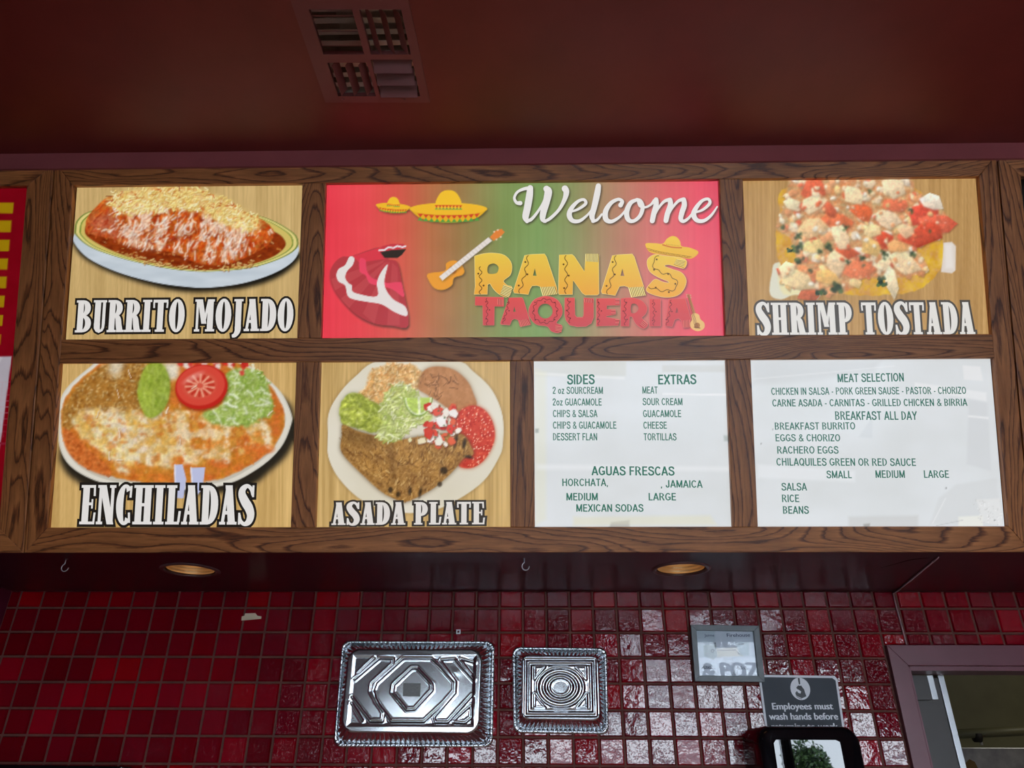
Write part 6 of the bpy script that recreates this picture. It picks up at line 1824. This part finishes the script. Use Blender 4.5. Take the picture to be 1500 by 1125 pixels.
# kitchen hood and pipe
KF = axes((0, KY, 0), (1, 0, 0), (0, 0, 1), (0, -1, 0))
a = KF.px(1400, 1086, .45); b = KF.px(1560, 1078, .45)
th = Thing('steel_hood', 'dull stainless steel hood panel with a rust spot, seen through the doorway', 'hood', KF, (a[0] + b[0]) / 2, a[1] - .9, 0)
w = (b[0] - a[0]) / 2 + .25
mb = MB(); mb.box(-w, w, 0, .868, .002, .45); mb.build('hood_body', M['steel'], th, bevel=.004)
r = [KF.px(x, y, .4515) for x, y in ((1414, 1118), (1420, 1112), (1428, 1116), (1433, 1126), (1412, 1128))]
mb = MB(); mb.poly([(p[0] - th.F.M[0][3], p[1] - th.F.M[2][3]) for p in r], .4515); tag(mb.build('rust_spot', paint('rust', rgb(110, 84, 40), rgb(86, 62, 30), .8), th), 'brown rust spot')
p0 = KF.px(1395, 1078, .40); p1 = KF.px(1600, 1066, .40)
cl_ = KF.px(1431, 1079, .40)
th = Thing('conduit_pipe', 'olive painted pipe with a dark clamp, above the steel hood in the kitchen', 'pipe', KF, cl_[0], cl_[1], .40)
mb = MB(); mb.tube([(p0[0] - .1 - cl_[0], p0[1] + .004 - cl_[1], 0), (p1[0] - cl_[0], p1[1] - cl_[1], 0)], .026, 14); mb.build('pipe_run', M['brown_olive'], th, smooth=True)
mb = MB(); mb.tube([(-.018, .0, 0), (.018, -.001, 0)], .031, 14); cb = mb.build('clamp_band', M['dark'], th, smooth=True)
mb = MB(); mb.box(.01, .022, -.045, -.022, -.006, .006); mb.build('clamp_bolt', M['alu'], cb)
kl = bpy.data.lights.new('kitchen_fill', 'AREA'); kl.energy = 8; kl.size = .3; kl.color = (1, .95, .8)  # unseen fill lamp, added to brighten the room behind the doorway
ko = bpy.data.objects.new('kitchen_fill', kl); COL.objects.link(ko); ko.location = (3.6, 1.2, 2.7)

# ------------------------------------------------------------------ what the glossy things reflect: banner in the storefront, tree in the street
def mirror(px, py, y=STORE_Y + .04, off=.0245):
    p = TILE.px(px, py, off); s = Vector((p[0], -off, p[1]))
    d = s - CAM; d.y = -d.y
    t = (y - s.y) / d.y
    r = s + d * t
    return (r.x, r.z)
SF = axes((0, STORE_Y + .03, 0), (1, 0, 0), (0, 0, 1), (0, 1, 0))
q = [mirror(*p) for p in ((1015, 940), (1130, 918), (1130, 1004), (1015, 998))]
x0, x1, z0, z1 = 1.02, 2.84, 2.40, 3.0
th = Thing('window_banner', 'pale paper banner lettered IE and & POZ hanging in the storefront window, seen as a reflection', 'banner', SF, (x0 + x1) / 2, (z0 + z1) / 2, 0)
mb = MB(); mb.poly([(-(x1 - x0) / 2, -(z1 - z0) / 2), ((x1 - x0) / 2, -(z1 - z0) / 2), ((x1 - x0) / 2, (z1 - z0) / 2), (-(x1 - x0) / 2, (z1 - z0) / 2)])
m_, nt_, B_, N_, L_ = new_mat('translucent_paper')
tr_ = N_.new('ShaderNodeBsdfTranslucent'); tr_.inputs['Color'].default_value = (.85, .86, .88, 1)
tp_ = N_.new('ShaderNodeBsdfTransparent'); mxs = N_.new('ShaderNodeMixShader'); mxs.inputs[0].default_value = .3
L_.new(tr_.outputs[0], mxs.inputs[1]); L_.new(tp_.outputs[0], mxs.inputs[2]); L_.new(mxs.outputs[0], N_['Material Output'].inputs[0])
mb.build('banner_sheet', m_, th)
mb = MB()
o = (th.F.M[0][3], th.F.M[2][3])
pxm = lambda x, y: tuple(a - b for a, b in zip(mirror(x, y), o))
for (s, xl, yl, xr, yr, cap) in (('IE', 1050, 948.5, 1077, 948.5, 20), ('& POZ', 1031, 993, 1113, 993, 22)):
    mb = MB()
    set_type(mb, th.F, s, xl, yl, xr, yr, cap, .002, .06, pxm)
    mb.build('banner_lettering', M['dark_ink'], th)
TY = -42.0
_g = TILE.px(1183, 1116, DPT)
_s = Vector((_g[0], -DPT, _g[1])); _d = (_s - CAM).normalized(); _n = Vector((0, -1, math.tan(lean))).normalized()
_d = _d - 2 * _d.dot(_n) * _n
_p = _s + _d * ((TY - _s.y) / _d.y)            # where the dispenser's window shows the crown of a tree
TX = _p.x
CROWN = _p.z - FLOOR
th = Thing('street_tree', 'leafy green tree across the street, seen as a reflection in the black dispenser', 'tree', WORLD, TX, TY, FLOOR - .05)
mb = MB(); mb.tube([(0, 0, 0), (.1, .05, CROWN * .4), (.0, .1, CROWN * .75), (.1, 0, CROWN)], [.2, .16, .14, .06], 10); mb.build('trunk', M['bark'], th, smooth=True)
mb = MB()
r3 = random.Random(4)
for k in range(2600):
    a, b = r3.random() * 6.283, math.acos(2 * r3.random() - 1)
    q = r3.random() ** .4
    bump = 1 + .25 * math.sin(3 * a) * math.sin(4 * b)
    p = Vector((1.25 * q * bump * math.sin(b) * math.cos(a), 1.1 * q * math.sin(b) * math.sin(a), CROWN - .25 + 1.3 * q * bump * math.cos(b)))
    d = Vector((r3.random() - .5, r3.random() - .5, r3.random() - .5)).normalized(); e = d.cross(Vector((r3.random(), r3.random(), r3.random()))).normalized()
    s = .09 + .08 * r3.random()
    mb.add([p - d * s, p + e * s * .6, p + d * s, p - e * s * .6], [(0, 1, 2, 3)])
o = mb.build('foliage', M['leaf'], th); o['kind'] = 'stuff'

bpy.data.objects.remove(_fo)
